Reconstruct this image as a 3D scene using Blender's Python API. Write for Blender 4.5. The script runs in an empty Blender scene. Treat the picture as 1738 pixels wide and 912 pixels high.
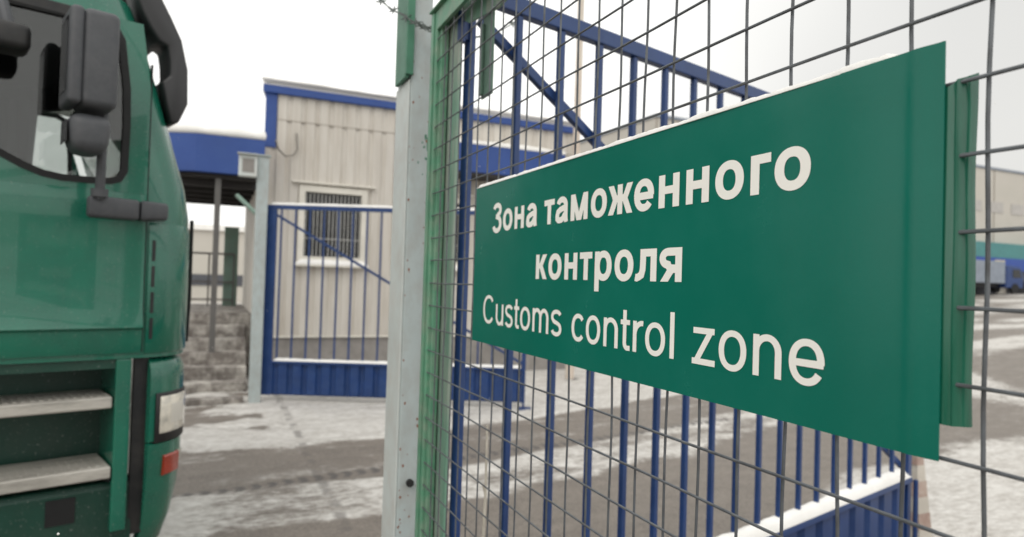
import bpy, bmesh, math, random
from mathutils import Vector, Matrix, noise
random.seed(7)
C = bpy.context.scene.collection
PI = math.pi

# ------------------------------------------------------------------ camera, sky, sun, exposure
scn = bpy.context.scene
yaw, pitch, roll = math.radians(24.2), math.radians(1.1), math.radians(1.75)
F0 = Vector((math.sin(yaw), math.cos(yaw), 0)); R0 = Vector((math.cos(yaw), -math.sin(yaw), 0)); U0 = Vector((0, 0, 1))
Fw = math.cos(pitch)*F0 + math.sin(pitch)*U0; Uw = math.cos(pitch)*U0 - math.sin(pitch)*F0
Rt = math.cos(roll)*R0 + math.sin(roll)*Uw; Up = math.cos(roll)*Uw - math.sin(roll)*R0
cd = bpy.data.cameras.new('camera'); cam = bpy.data.objects.new('camera', cd); C.objects.link(cam)
cam.matrix_world = Matrix(((Rt.x, Up.x, -Fw.x, 0), (Rt.y, Up.y, -Fw.y, 0), (Rt.z, Up.z, -Fw.z, 1.63), (0, 0, 0, 1)))
cd.sensor_width = 36; cd.lens = 23.47; cd.clip_start = 0.02; cd.clip_end = 3000
cd.dof.use_dof = True; cd.dof.focus_distance = 0.92; cd.dof.aperture_fstop = 4.8
scn.camera = cam
scn.view_settings.view_transform = 'Standard'; scn.view_settings.look = 'None'
scn.view_settings.exposure = 0.38; scn.view_settings.gamma = 1; scn.view_settings.use_curve_mapping = False

SUN_EL, SUN_AZ = math.radians(48), math.radians(215)      # behind the camera's left shoulder, behind cloud
w = bpy.data.worlds.new('World'); scn.world = w; w.use_nodes = True
nt = w.node_tree; nt.nodes.clear()
out = nt.nodes.new('ShaderNodeOutputWorld'); bg = nt.nodes.new('ShaderNodeBackground')
sky = nt.nodes.new('ShaderNodeTexSky'); sky.sky_type = 'NISHITA'; sky.sun_disc = False
sky.sun_elevation = SUN_EL; sky.sun_rotation = SUN_AZ; sky.dust_density = 6; sky.air_density = 1.5
tc = nt.nodes.new('ShaderNodeTexCoord'); nz = nt.nodes.new('ShaderNodeTexNoise')
nz.inputs['Scale'].default_value = 1.3; nz.inputs['Detail'].default_value = 3
cr = nt.nodes.new('ShaderNodeValToRGB')
cr.color_ramp.elements[0].position = .3; cr.color_ramp.elements[0].color = (9.0, 8.95, 8.7, 1)
cr.color_ramp.elements[1].position = .7; cr.color_ramp.elements[1].color = (11.6, 11.5, 11.1, 1)
mx = nt.nodes.new('ShaderNodeMix'); mx.data_type = 'RGBA'; mx.inputs[0].default_value = .93
nt.links.new(tc.outputs['Generated'], nz.inputs['Vector']); nt.links.new(nz.outputs['Fac'], cr.inputs['Fac'])
nt.links.new(sky.outputs[0], mx.inputs[6]); nt.links.new(cr.outputs[0], mx.inputs[7])
vd = nt.nodes.new('ShaderNodeVectorMath'); vd.operation = 'DOT_PRODUCT'; vd.inputs[1].default_value = Vector((.92, .38, .08)).normalized()
nt.links.new(tc.outputs['Generated'], vd.inputs[0])
vr = nt.nodes.new('ShaderNodeMapRange'); vr.interpolation_type = 'SMOOTHSTEP'; vr.inputs[1].default_value = .72; vr.inputs[2].default_value = 1.0; vr.inputs[3].default_value = 1.0; vr.inputs[4].default_value = .60
nt.links.new(vd.outputs['Value'], vr.inputs[0])
vm = nt.nodes.new('ShaderNodeVectorMath'); vm.operation = 'SCALE'; nt.links.new(mx.outputs[2], vm.inputs[0]); nt.links.new(vr.outputs[0], vm.inputs['Scale'])
nt.links.new(vm.outputs[0], bg.inputs['Color']); bg.inputs['Strength'].default_value = .1
nt.links.new(bg.outputs[0], out.inputs[0])
sl = bpy.data.lights.new('sun', 'SUN'); sun = bpy.data.objects.new('sun', sl); C.objects.link(sun)
sl.energy = 0.7; sl.angle = math.radians(40); sl.color = (1, .97, .92)
sd = Vector((math.sin(SUN_AZ)*math.cos(SUN_EL), math.cos(SUN_AZ)*math.cos(SUN_EL), math.sin(SUN_EL)))
sun.rotation_euler = sd.to_track_quat('Z', 'Y').to_euler(); sun.location = (0, -3, 20)

# ------------------------------------------------------------------ materials
def lin(r, g, b):
    f = lambda v: (v/255/12.92) if v/255 <= .04045 else ((v/255+.055)/1.055)**2.4
    return (f(r), f(g), f(b))

def mat(name, col, rough=.5, metal=0, dirt=None, dirt_scale=6, dirt_amt=.35, bump=0, bump_scale=40, stretch=(1, 1, 1), spec=.5, coat=0, var=.12, speck=0):
    m = bpy.data.materials.new(name); m.use_nodes = True
    n = m.node_tree.nodes; l = m.node_tree.links
    b = n['Principled BSDF']
    b.inputs['Roughness'].default_value = rough; b.inputs['Metallic'].default_value = metal
    b.inputs['Specular IOR Level'].default_value = spec; b.inputs['Coat Weight'].default_value = coat
    t = n.new('ShaderNodeTexCoord'); mp = n.new('ShaderNodeMapping'); mp.inputs['Scale'].default_value = stretch
    l.new(t.outputs['Object'], mp.inputs[0])
    n1 = n.new('ShaderNodeTexNoise'); n1.inputs['Scale'].default_value = dirt_scale; n1.inputs['Detail'].default_value = 7; n1.inputs['Roughness'].default_value = .65
    l.new(mp.outputs[0], n1.inputs['Vector'])
    r1 = n.new('ShaderNodeValToRGB'); r1.color_ramp.elements[0].position = .42; r1.color_ramp.elements[1].position = .72
    l.new(n1.outputs['Fac'], r1.inputs['Fac'])
    mul = n.new('ShaderNodeMath'); mul.operation = 'MULTIPLY'; mul.inputs[1].default_value = dirt_amt if dirt else 0
    l.new(r1.outputs[0], mul.inputs[0])
    n2 = n.new('ShaderNodeTexNoise'); n2.inputs['Scale'].default_value = dirt_scale*.37; n2.inputs['Detail'].default_value = 4
    l.new(mp.outputs[0], n2.inputs['Vector'])
    hs = n.new('ShaderNodeHueSaturation'); hs.inputs['Color'].default_value = (*col, 1)
    mr = n.new('ShaderNodeMapRange'); mr.inputs[1].default_value = .3; mr.inputs[2].default_value = .7; mr.inputs[3].default_value = 1-var; mr.inputs[4].default_value = 1+var
    l.new(n2.outputs['Fac'], mr.inputs[0]); l.new(mr.outputs[0], hs.inputs['Value'])
    mi = n.new('ShaderNodeMix'); mi.data_type = 'RGBA'; l.new(mul.outputs[0], mi.inputs[0]); l.new(hs.outputs[0], mi.inputs[6])
    mi.inputs[7].default_value = (*(dirt or col), 1); l.new(mi.outputs[2], b.inputs['Base Color'])
    if speck:
        n4 = n.new('ShaderNodeTexNoise'); n4.inputs['Scale'].default_value = 70; n4.inputs['Detail'].default_value = 3; l.new(t.outputs['Object'], n4.inputs['Vector'])
        r4 = n.new('ShaderNodeMapRange'); r4.inputs[1].default_value = .62; r4.inputs[2].default_value = .74; r4.inputs[4].default_value = speck
        ml = n.new('ShaderNodeMath'); ml.operation = 'MULTIPLY'; l.new(n4.outputs['Fac'], r4.inputs[0]); l.new(r4.outputs[0], ml.inputs[0]); l.new(n1.outputs['Fac'], ml.inputs[1])
        m5 = n.new('ShaderNodeMix'); m5.data_type = 'RGBA'; l.new(ml.outputs[0], m5.inputs[0]); l.new(mi.outputs[2], m5.inputs[6]); m5.inputs[7].default_value = (.5, .5, .47, 1)
        l.new(m5.outputs[2], b.inputs['Base Color'])
    rr = n.new('ShaderNodeMapRange'); rr.inputs[3].default_value = max(.03, rough-.08); rr.inputs[4].default_value = min(1, rough+.12)
    l.new(n1.outputs['Fac'], rr.inputs[0]); l.new(rr.outputs[0], b.inputs['Roughness'])
    if bump:
        n3 = n.new('ShaderNodeTexNoise'); n3.inputs['Scale'].default_value = bump_scale; n3.inputs['Detail'].default_value = 5
        l.new(mp.outputs[0], n3.inputs['Vector'])
        bp = n.new('ShaderNodeBump'); bp.inputs['Strength'].default_value = bump; bp.inputs['Distance'].default_value = .01
        l.new(n3.outputs['Fac'], bp.inputs['Height']); l.new(bp.outputs[0], b.inputs['Normal'])
    return m

def glass(name, tint, gloss=.12):
    m = bpy.data.materials.new(name); m.use_nodes = True
    n = m.node_tree.nodes; l = m.node_tree.links; n.remove(n['Principled BSDF'])
    tr = n.new('ShaderNodeBsdfTransparent'); tr.inputs[0].default_value = (*tint, 1)
    gl = n.new('ShaderNodeBsdfGlossy'); gl.inputs['Roughness'].default_value = .03
    fr = n.new('ShaderNodeFresnel'); fr.inputs[0].default_value = 1.45
    ad = n.new('ShaderNodeMath'); ad.operation = 'MULTIPLY'; ad.inputs[1].default_value = 1.8
    l.new(fr.outputs[0], ad.inputs[0])
    ms = n.new('ShaderNodeMixShader'); l.new(ad.outputs[0], ms.inputs[0]); l.new(tr.outputs[0], ms.inputs[1]); l.new(gl.outputs[0], ms.inputs[2])
    l.new(ms.outputs[0], n['Material Output'].inputs[0])
    return m

M = {}
M['sign_green'] = mat('sign_green', lin(8, 104, 88), .22, dirt=lin(34, 120, 106), dirt_scale=9, dirt_amt=.2, var=.05, spec=.3, bump=.02, bump_scale=220)
M['sign_edge'] = mat('sign_edge', lin(16, 86, 66), .14, dirt=lin(64, 128, 106), dirt_scale=7, dirt_amt=.5, var=.25, spec=.7, stretch=(9, 9, .7))
M['letter'] = mat('letter_vinyl', lin(240, 238, 231), .45, var=.03)
M['wire'] = mat('galvanised_wire', lin(98, 102, 106), .5, metal=.4, dirt=lin(58, 54, 52), dirt_scale=30, dirt_amt=.6, var=.15)
M['frame_green'] = mat('frame_green', lin(88, 142, 114), .5, dirt=lin(150, 150, 138), dirt_scale=16, dirt_amt=.6, var=.15, bump=.1, bump_scale=60)
M['frame_green_dark'] = mat('channel_green', lin(64, 118, 94), .5, dirt=lin(45, 90, 70), dirt_scale=20, dirt_amt=.4, var=.12)
M['strap'] = mat('strap_green', lin(84, 112, 98), .5, dirt=lin(60, 76, 68), dirt_scale=18, dirt_amt=.5, var=.15)
M['board_green'] = mat('weathered_green', lin(110, 150, 130), .6, dirt=lin(176, 166, 162), dirt_scale=7, dirt_amt=.9, stretch=(3, 3, .35), var=.25, bump=.15, bump_scale=50)
M['post_grey'] = mat('post_grey', lin(166, 176, 176), .55, dirt=lin(140, 128, 120), dirt_scale=16, dirt_amt=.4, stretch=(1, 1, .6), var=.08, bump=.08, bump_scale=70)
M['post_light'] = mat('post_light', lin(196, 202, 200), .55, dirt=lin(180, 168, 160), dirt_scale=10, dirt_amt=.4, var=.06)
M['rust'] = mat('rust_chip', lin(128, 84, 66), .8, var=.2)
M['black'] = mat('black_plastic', lin(20, 21, 23), .5, dirt=lin(70, 66, 62), dirt_scale=12, dirt_amt=.35, var=.2)
M['gate_blue'] = mat('gate_blue', lin(22, 54, 106), .42, dirt=lin(52, 76, 116), dirt_scale=14, dirt_amt=.45, var=.15, bump=.06, bump_scale=80)
M['trim_blue'] = mat('trim_blue', lin(33, 66, 132), .5, dirt=lin(60, 90, 150), dirt_scale=5, dirt_amt=.3, var=.08)
M['siding'] = mat('siding_beige', lin(195, 190, 182), .6, dirt=lin(160, 150, 136), dirt_scale=3, dirt_amt=.6, stretch=(2, 2, .25), var=.05)
M['siding_line'] = mat('siding_seam', lin(140, 132, 122), .7)
M['plinth'] = mat('plinth_grey', lin(138, 134, 130), .85, dirt=lin(100, 96, 92), dirt_scale=5, dirt_amt=.5, bump=.2, bump_scale=30)
M['concrete'] = mat('step_concrete', lin(104, 98, 93), .9, dirt=lin(205, 200, 192), dirt_scale=4, dirt_amt=.95, var=.3, bump=.3, bump_scale=25)
M['white_trim'] = mat('white_trim', lin(212, 208, 198), .5, dirt=lin(180, 174, 164), dirt_scale=6, dirt_amt=.3)
M['dark_glass'] = mat('dark_glass', lin(18, 20, 24), .12, var=.3)
M['grille'] = mat('grille_bar', lin(178, 178, 174), .5, dirt=lin(140, 130, 124), dirt_scale=30, dirt_amt=.4)
M['soffit'] = mat('soffit_shade', lin(46, 43, 42), .8, var=.2)  # base colour darkened to carry the shade under the canopies
M['pole_dark'] = mat('pole_dark', lin(92, 90, 88), .6, var=.15)
M['mast'] = mat('mast_beige', lin(205, 196, 184), .7, dirt=lin(160, 120, 95), dirt_scale=4, dirt_amt=.45, stretch=(2, 2, .3))
M['warehouse'] = mat('warehouse_panel', lin(186, 181, 173), .7, dirt=lin(174, 172, 162), dirt_scale=.3, dirt_amt=.5, var=.05)
M['wh_window'] = mat('warehouse_window', lin(170, 166, 162), .5)
M['teal'] = mat('teal_band', lin(70, 128, 128), .6, var=.08)
M['wh_blue'] = mat('blue_band', lin(44, 74, 150), .6, var=.08)
M['pale'] = mat('pale_panel', lin(205, 190, 150), .6)
M['dock_dark'] = mat('dock_dark', lin(74, 76, 82), .7, var=.2)
M['snow'] = mat('snow', (.82, .81, .785), .75, dirt=(.6, .58, .55), dirt_scale=5, dirt_amt=.25, bump=.5, bump_scale=30, var=.04, spec=.2)
M['truck_green'] = mat('truck_green', lin(19, 102, 81), .24, dirt=lin(26, 78, 66), dirt_scale=3.2, dirt_amt=.6, var=.14, speck=.2, coat=.6, bump=.015, bump_scale=15)
M['truck_dirt_shade'] = mat('truck_green_dirt_shade', lin(13, 60, 48), .42, speck=.4, dirt=lin(52, 66, 58), dirt_scale=6, dirt_amt=.6, var=.25, stretch=(1, 1, .5))  # dirty truck green, its base darkened to carry the shade around the steps
M['truck_grey'] = mat('truck_grey_plastic', lin(68, 70, 74), .55, dirt=lin(100, 100, 102), dirt_scale=25, dirt_amt=.3, var=.08, bump=.05, bump_scale=150)
M['visor'] = mat('visor_plastic', lin(42, 42, 44), .4, var=.15)
M['rubber'] = mat('rubber', lin(16, 17, 18), .7)
M['lining'] = mat('cab_lining', lin(42, 46, 50), .85, var=.15)
M['seat'] = mat('seat_cloth', lin(48, 48, 52), .9)
M['alu'] = mat('step_tread', lin(188, 184, 176), .5, metal=.3, dirt=lin(110, 106, 100), dirt_scale=7, dirt_amt=.6, stretch=(.5, 2, 2), var=.12, bump=.25, bump_scale=60)
M['lens'] = mat('headlight_lens', lin(226, 220, 206), .12, dirt=lin(140, 138, 132), dirt_scale=16, dirt_amt=.8, coat=.8)
M['amber'] = mat('indicator_lens', lin(150, 50, 28), .25, dirt=lin(140, 50, 34), dirt_scale=30, dirt_amt=.4, coat=.5)
M['cab_glass'] = glass('cab_glass', (.78, .8, .79))
M['stripe_red'] = mat('faded_red', lin(158, 134, 124), .8, dirt=lin(200, 192, 180), dirt_scale=12, dirt_amt=.6)
M['stripe_white'] = mat('faded_white', lin(192, 186, 176), .8, dirt=lin(176, 168, 156), dirt_scale=12, dirt_amt=.5)
M['stalk'] = mat('pale_stalk', lin(190, 184, 172), .8, dirt=lin(140, 130, 118), dirt_scale=40, dirt_amt=.5)
M['steel'] = mat('razor_steel', lin(74, 82, 78), .5, metal=.3, dirt=lin(70, 78, 74), dirt_scale=30, dirt_amt=.5)
M['far_blue'] = mat('far_truck_blue', lin(32, 58, 108), .4, var=.1)
M['far_white'] = mat('far_truck_white', lin(128, 136, 148), .5)
M['far_dark'] = mat('far_truck_dark', lin(66, 72, 78), .5)
M['cable'] = mat('cable_grey', lin(120, 116, 110), .7)
M['pipe_green'] = mat('pipe_green', lin(112, 140, 128), .5, dirt=lin(120, 120, 112), dirt_scale=10, dirt_amt=.5)

# ------------------------------------------------------------------ helpers
def tag(o, label=None, cat=None, group=None, kind=None):
    if label: o['label'] = label
    if cat: o['category'] = cat
    if group: o['group'] = group
    if kind: o['kind'] = kind
    return o

def empty(name, loc=(0, 0, 0), rz=0, label=None, cat=None, group=None):
    o = bpy.data.objects.new(name, None); C.objects.link(o)
    o.location = loc; o.rotation_euler = (0, 0, rz); o.empty_display_size = .2
    return tag(o, label, cat, group)

class MB:
    def __init__(s): s.v = []; s.f = []
    def add(s, vs, fs):
        k = len(s.v); s.v += [tuple(v) for v in vs]; s.f += [tuple(i+k for i in f) for f in fs]; return s
    def box(s, x0, x1, y0, y1, z0, z1):
        return s.add([(x0, y0, z0), (x1, y0, z0), (x1, y1, z0), (x0, y1, z0), (x0, y0, z1), (x1, y0, z1), (x1, y1, z1), (x0, y1, z1)],
                     [(0, 3, 2, 1), (4, 5, 6, 7), (0, 1, 5, 4), (1, 2, 6, 5), (2, 3, 7, 6), (3, 0, 4, 7)])
    def prism(s, poly, a0, a1, axis='y'):
        """poly of 2-D points extruded along axis: y -> (x,z), x -> (y,z), z -> (x,y)"""
        P = {'y': lambda p, a: (p[0], a, p[1]), 'x': lambda p, a: (a, p[0], p[1]), 'z': lambda p, a: (p[0], p[1], a)}[axis]
        n = len(poly); vs = [P(p, a0) for p in poly]+[P(p, a1) for p in poly]
        fs = [tuple(range(n))[::-1], tuple(range(n, 2*n))]+[(i, (i+1) % n, n+(i+1) % n, n+i) for i in range(n)]
        return s.add(vs, fs)
    def ring(s, outer, inner, a0, a1):
        """frame between two loops of (x,z) points, extruded along y"""
        n = len(outer); vs = []
        for a in (a0, a1):
            vs += [(p[0], a, p[1]) for p in outer]+[(p[0], a, p[1]) for p in inner]
        fs = []
        for i in range(n):
            j = (i+1) % n
            fs += [(i, j, n+j, n+i), (2*n+i, 3*n+i, 3*n+j, 2*n+j), (i, 2*n+i, 2*n+j, j), (n+i, n+j, 3*n+j, 3*n+i)]
        return s.add(vs, fs)
    def tube(s, pts, r, n=8, cap=True):
        pts = [Vector(p) for p in pts]; rs = r if isinstance(r, (list, tuple)) else [r]*len(pts)
        vs = []; ref = None
        for i, p in enumerate(pts):
            d = (pts[min(i+1, len(pts)-1)]-pts[max(i-1, 0)]).normalized()
            if ref is None:
                ref = Vector((0, 0, 1)) if abs(d.z) < .9 else Vector((1, 0, 0))
            a = d.cross(ref).normalized(); b = d.cross(a).normalized(); ref = -b if False else ref
            for k in range(n):
                t = 2*PI*k/n; vs.append(p+rs[i]*(math.cos(t)*a+math.sin(t)*b))
        fs = [(i*n+k, i*n+(k+1) % n, (i+1)*n+(k+1) % n, (i+1)*n+k) for i in range(len(pts)-1) for k in range(n)]
        if cap: fs += [tuple(range(n))[::-1], tuple(range((len(pts)-1)*n, len(pts)*n))]
        return s.add(vs, fs)
    def bar(s, a, b, w, h):
        """rectangular bar from a to b, w horizontal, h the other way"""
        a = Vector(a); b = Vector(b); d = (b-a).normalized()
        u = d.cross(Vector((0, 0, 1)));
        if u.length < 1e-4: u = Vector((1, 0, 0))
        u.normalize(); q = u.cross(d).normalized()
        vs = [e+u*sx*w/2+q*sy*h/2 for e in (a, b) for sx, sy in ((-1, -1), (1, -1), (1, 1), (-1, 1))]
        return s.add(vs, [(0, 3, 2, 1), (4, 5, 6, 7), (0, 1, 5, 4), (1, 2, 6, 5), (2, 3, 7, 6), (3, 0, 4, 7)])
    def mesh(s, name, m, bevel=0, smooth=False, seg=2, ang=35):
        me = bpy.data.meshes.new(name); me.from_pydata(s.v, [], s.f)
        bm = bmesh.new(); bm.from_mesh(me); bmesh.ops.recalc_face_normals(bm, faces=bm.faces)
        if bevel:
            es = [e for e in bm.edges if len(e.link_faces) == 2 and e.calc_face_angle(0) > math.radians(30)]
            bmesh.ops.bevel(bm, geom=es, offset=bevel, segments=seg, affect='EDGES', profile=.5, clamp_overlap=True)
        for f in bm.faces: f.smooth = smooth
        if smooth:
            for e in bm.edges:
                if len(e.link_faces) == 2 and e.calc_face_angle(0) > math.radians(ang): e.smooth = False
        bm.to_mesh(me); bm.free(); me.materials.append(m); return me
    def build(s, name, m, parent=None, bevel=0, smooth=False, seg=2, ang=35):
        o = bpy.data.objects.new(name, s.mesh(name, m, bevel, smooth, seg, ang)); C.objects.link(o)
        if parent: o.parent = parent
        return o

def copy_tree(o, parent=None):
    c = o.copy(); C.objects.link(c)
    if parent: c.parent = parent
    for ch in list(o.children): copy_tree(ch, c)
    return c

def boolean(base, cutters):
    """difference of a mesh object with cutter meshes; returns new mesh"""
    tmp = []
    for cm in cutters:
        o = bpy.data.objects.new('cut', cm); C.objects.link(o); tmp.append(o); o.parent = base.parent
        md = base.modifiers.new('b', 'BOOLEAN'); md.object = o; md.operation = 'DIFFERENCE'; md.solver = 'EXACT'
    bpy.context.view_layer.update()
    dg = bpy.context.evaluated_depsgraph_get(); me = bpy.data.meshes.new_from_object(base.evaluated_get(dg))
    base.modifiers.clear(); base.data = me
    for o in tmp: bpy.data.objects.remove(o)
    return base

def fbm(x, y, z=0, oct=4):
    return noise.fractal(Vector((x, y, z)), 1.0, 2.0, oct)

def snow_strip(name, pts, width_vec, h, label, seed=0, step=.03, lip=0, wob=.2):
    """lumpy snow lying along a straight edge from pts[0] to pts[1], spread over width_vec"""
    a, b = Vector(pts[0]), Vector(pts[1]); L = (b-a).length; n = max(4, int(L/step)); wv = Vector(width_vec); K = 8
    vs = []; fs = []
    for i in range(n+1):
        t = i/n; p = a.lerp(b, t)
        e = min(1, min(t, 1-t)*L/(h*1.2)+.12)
        for k in range(K+1):
            q = k/K
            nn = .75*fbm(t*L/(h*7)+seed, q*.8, seed)+.55*fbm(t*L/(h*1.5)+seed, q*2, seed+3)
            hh = h*e*(math.sin(PI*q)**.45)*(1+wob*nn)
            ov = lip*(1 if k == 0 else (.6 if k == 1 else 0))*(1+.6*nn)
            vs.append(p+wv*(q-.0)-wv.normalized()*ov+Vector((0, 0, max(.0008, hh))))
    for i in range(n):
        for k in range(K):
            fs.append((i*(K+1)+k, (i+1)*(K+1)+k, (i+1)*(K+1)+k+1, i*(K+1)+k+1))
    base = len(vs)
    for i in range(n+1):
        for q in (0, 1):
            v = Vector(vs[i*(K+1)+q*K]); p = a.lerp(b, i/n); vs.append(Vector((v.x, v.y, p.z)))
    for i in range(n):
        fs.append((i*(K+1), base+2*i, base+2*i+2, (i+1)*(K+1)))
        fs.append((i*(K+1)+K, (i+1)*(K+1)+K, base+2*i+3, base+2*i+1))
        fs.append((base+2*i, base+2*i+1, base+2*i+3, base+2*i+2))
    mb = MB(); mb.add(vs, fs)
    return tag(mb.build(name, M['snow'], None, smooth=True, ang=80), label, 'snow', 'snow lying on ledges and roofs', 'stuff')

# ------------------------------------------------------------------ ground
def terrain(x, y):
    r = max(0, x-9); return .0315*r*(r/(r+6)) if x < 130 else .0315*121*(121/127)

def sst(a, b, v):
    t = min(1, max(0, (v-a)/(b-a))); return t*t*(3-2*t)

def snow_mask(x, y):
    q = x-1.8; sp = math.log1p(math.exp(min(20, 2.2*q)))/2.2
    n1 = fbm(x*.33, y*.8, 1.3); n2 = fbm(x*1.1, y*2.6, 5.1)
    yp = y-.32*min(sp, 9)-.16*max(0, sp-9)
    yy = yp+.16*n1+.09*n2
    m = .10+.16*sst(-.2, .8, n2)                                          # worn asphalt with slush film
    m = max(m, sst(6.55, 6.75, yy)*(.96-.42*sst(.0, .6, fbm(x*.5, y*1.4, 9))*(1-sst(7.4, 8.2, yy))))
    m = max(m, sst(4.45, 4.7, yy)*(1-sst(5.35, 5.6, yy))*(.62+.35*n2))
    m = max(m, sst(4.9, 5.6, yy)*.34*(1-sst(6.5, 6.7, yy))*(.4+.8*sst(-.2, .5, fbm(x*.8, y*3, 4))))
    if y > 9.6: m = max(m, .85)
    if x < .6 and y > 7.2: m *= 1-.75*sst(-.3, .2, fbm(x*1.5, y*3.0, 6.6))*sst(7.2, 7.8, y)
    if y > 13: m = .95
    near_right = sst(4.2, 5.4, x-.25*n1*4)*(1-sst(4.0, 4.9, y+.35*n1-.06*(x-5)))
    m = max(m, near_right*(.93+.12*n2))
    if x > 7:
        # swept yard: curved wheel tracks in brown slush
        dx, dy = x-24, y-1; rad = math.hypot(dx, dy*1.15); th = math.atan2(dy, dx)
        st = .38*math.sin(rad*1.5+1.6*fbm(x*.12, y*.12, 2))+.55*fbm(rad*.6, th*1.5, 3.3)+.3*fbm(rad*1.6, th*3, 7.7)
        yard = .30+.62*sst(.05, .55, st)
        k = sst(7, 10, x)*sst(3.2, 5.2, y+.4*n1)
        m = m*(1-k)+yard*k
    if y < 2.4: m = max(m, .6*sst(2.6, 1.6, y+.3*n1) if False else m)
    return max(0, min(1, m))

def axis(lo, hi, step, far_lo, far_hi):
    a = []; v = lo
    while v < hi: a.append(v); v += step
    a.append(hi); s = step; v = hi
    while v < far_hi: s *= 1.16; v += s; a.append(min(v, far_hi))
    s = step; v = lo; pre = []
    while v > far_lo: s *= 1.16; v -= s; pre.append(max(v, far_lo))
    return pre[::-1]+a

xs = axis(-3, 13, .07, -900, 1500); ys = axis(1.0, 11, .07, -400, 1500)
vs = []; att = []
for y in ys:
    for x in xs:
        m = snow_mask(x, y); att.append(m)
        vs.append((x, y, terrain(x, y)+.035*m*(1+.5*fbm(x*2.2, y*2.2, 2))+.006*fbm(x*6, y*6, 8, 2)-.03))
nx = len(xs)
fs = [(j*nx+i, j*nx+i+1, (j+1)*nx+i+1, (j+1)*nx+i) for j in range(len(ys)-1) for i in range(nx-1)]
gm = bpy.data.meshes.new('ground'); gm.from_pydata(vs, [], fs)
a = gm.attributes.new('snow_cover', 'FLOAT', 'POINT'); a.data.foreach_set('value', att)
for p in gm.polygons: p.use_smooth = True
go = bpy.data.objects.new('ground', gm); C.objects.link(go); tag(go, kind='structure')
gmat = bpy.data.materials.new('snowy_asphalt'); gmat.use_nodes = True
n = gmat.node_tree.nodes; l = gmat.node_tree.links; b = n['Principled BSDF']
at = n.new('ShaderNodeAttribute'); at.attribute_name = 'snow_cover'
geo = n.new('ShaderNodeNewGeometry')
def tex(scale, detail=6, vec=None, rough=.6):
    t = n.new('ShaderNodeTexNoise'); t.inputs['Scale'].default_value = scale; t.inputs['Detail'].default_value = detail; t.inputs['Roughness'].default_value = rough
    l.new(vec or geo.outputs['Position'], t.inputs['Vector']); return t
def math_(op, a_, b_=None, c_=None):
    t = n.new('ShaderNodeMath'); t.operation = op
    for i, v in enumerate((a_, b_, c_)):
        if v is None: continue
        if isinstance(v, (int, float)): t.inputs[i].default_value = v
        else: l.new(v, t.inputs[i])
    return t.outputs[0]
mp = n.new('ShaderNodeMapping'); mp.inputs['Scale'].default_value = (.8, 1.5, 1); mp.inputs['Rotation'].default_value = (0, 0, -.2); l.new(geo.outputs['Position'], mp.inputs[0])
d1 = tex(3.5, 8, mp.outputs[0], .7); d2 = tex(14, 6, mp.outputs[0], .7); d3 = tex(55, 5, None, .75)
jit = math_('ADD', math_('MULTIPLY', math_('SUBTRACT', d1.outputs['Fac'], .5), .55), math_('MULTIPLY', math_('SUBTRACT', d2.outputs['Fac'], .5), .6))
cov = math_('ADD', at.outputs['Fac'], jit)
sm = n.new('ShaderNodeMapRange'); sm.interpolation_type = 'SMOOTHSTEP'; sm.inputs[1].default_value = .30; sm.inputs[2].default_value = .74; l.new(cov, sm.inputs[0])
asp = n.new('ShaderNodeValToRGB'); asp.color_ramp.elements[0].position = .32; asp.color_ramp.elements[1].position = .7
asp.color_ramp.elements[0].color = (.10, .087, .076, 1); asp.color_ramp.elements[1].color = (.30, .264, .228, 1)
l.new(math_('ADD', math_('MULTIPLY', d3.outputs['Fac'], .72), math_('MULTIPLY', d1.outputs['Fac'], .28)), asp.inputs[0])
snw = n.new('ShaderNodeValToRGB'); snw.color_ramp.elements[0].position = .34; snw.color_ramp.elements[1].position = .60
snw.color_ramp.elements[0].color = (.36, .335, .305, 1); snw.color_ramp.elements[1].color = (.63, .612, .58, 1)
l.new(math_('ADD', math_('MULTIPLY', d1.outputs['Fac'], .5), math_('MULTIPLY', d2.outputs['Fac'], .5)), snw.inputs[0])
# tyre tread print along the road: y = 5.47 + .177 x
sep = n.new('ShaderNodeSeparateXYZ'); l.new(geo.outputs['Position'], sep.inputs[0])
dd = math_('SUBTRACT', sep.outputs[1], math_('ADD', math_('MULTIPLY', sep.outputs[0], .177), 5.47))
ad = math_('ABSOLUTE', dd)
band = n.new('ShaderNodeMapRange'); band.interpolation_type = 'SMOOTHSTEP'; band.inputs[1].default_value = .085; band.inputs[2].default_value = .06; l.new(ad, band.inputs[0])
wv = math_('SINE', math_('ADD', math_('MULTIPLY', sep.outputs[0], 2*PI/.12), math_('MULTIPLY', ad, 22)))
tr_ = n.new('ShaderNodeMapRange'); tr_.inputs[1].default_value = -.5; tr_.inputs[2].default_value = .5; tr_.inputs[3].default_value = .1; tr_.inputs[4].default_value = 1.0; l.new(wv, tr_.inputs[0])
tread = math_('MULTIPLY', band.outputs[0], math_('MULTIPLY', tr_.outputs[0], math_('LESS_THAN', sep.outputs[0], 6)))
tw_ = tex(2.2, 4); gx = math_('ABSOLUTE', math_('SUBTRACT', math_('ADD', sep.outputs[0], math_('MULTIPLY', tw_.outputs['Fac'], .14)), .93))
gm_ = n.new('ShaderNodeMapRange'); gm_.interpolation_type = 'SMOOTHSTEP'; gm_.inputs[1].default_value = .06; gm_.inputs[2].default_value = .02; l.new(gx, gm_.inputs[0])
groove = math_('MULTIPLY', gm_.outputs[0], math_('MULTIPLY', math_('GREATER_THAN', sep.outputs[1], 4.4), math_('GREATER_THAN', d1.outputs['Fac'], .5)))
tread = math_('MAXIMUM', tread, math_('MULTIPLY', groove, .5))
fin = math_('MULTIPLY', sm.outputs[0], math_('SUBTRACT', 1.0, math_('MULTIPLY', tread, .75)))
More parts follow.
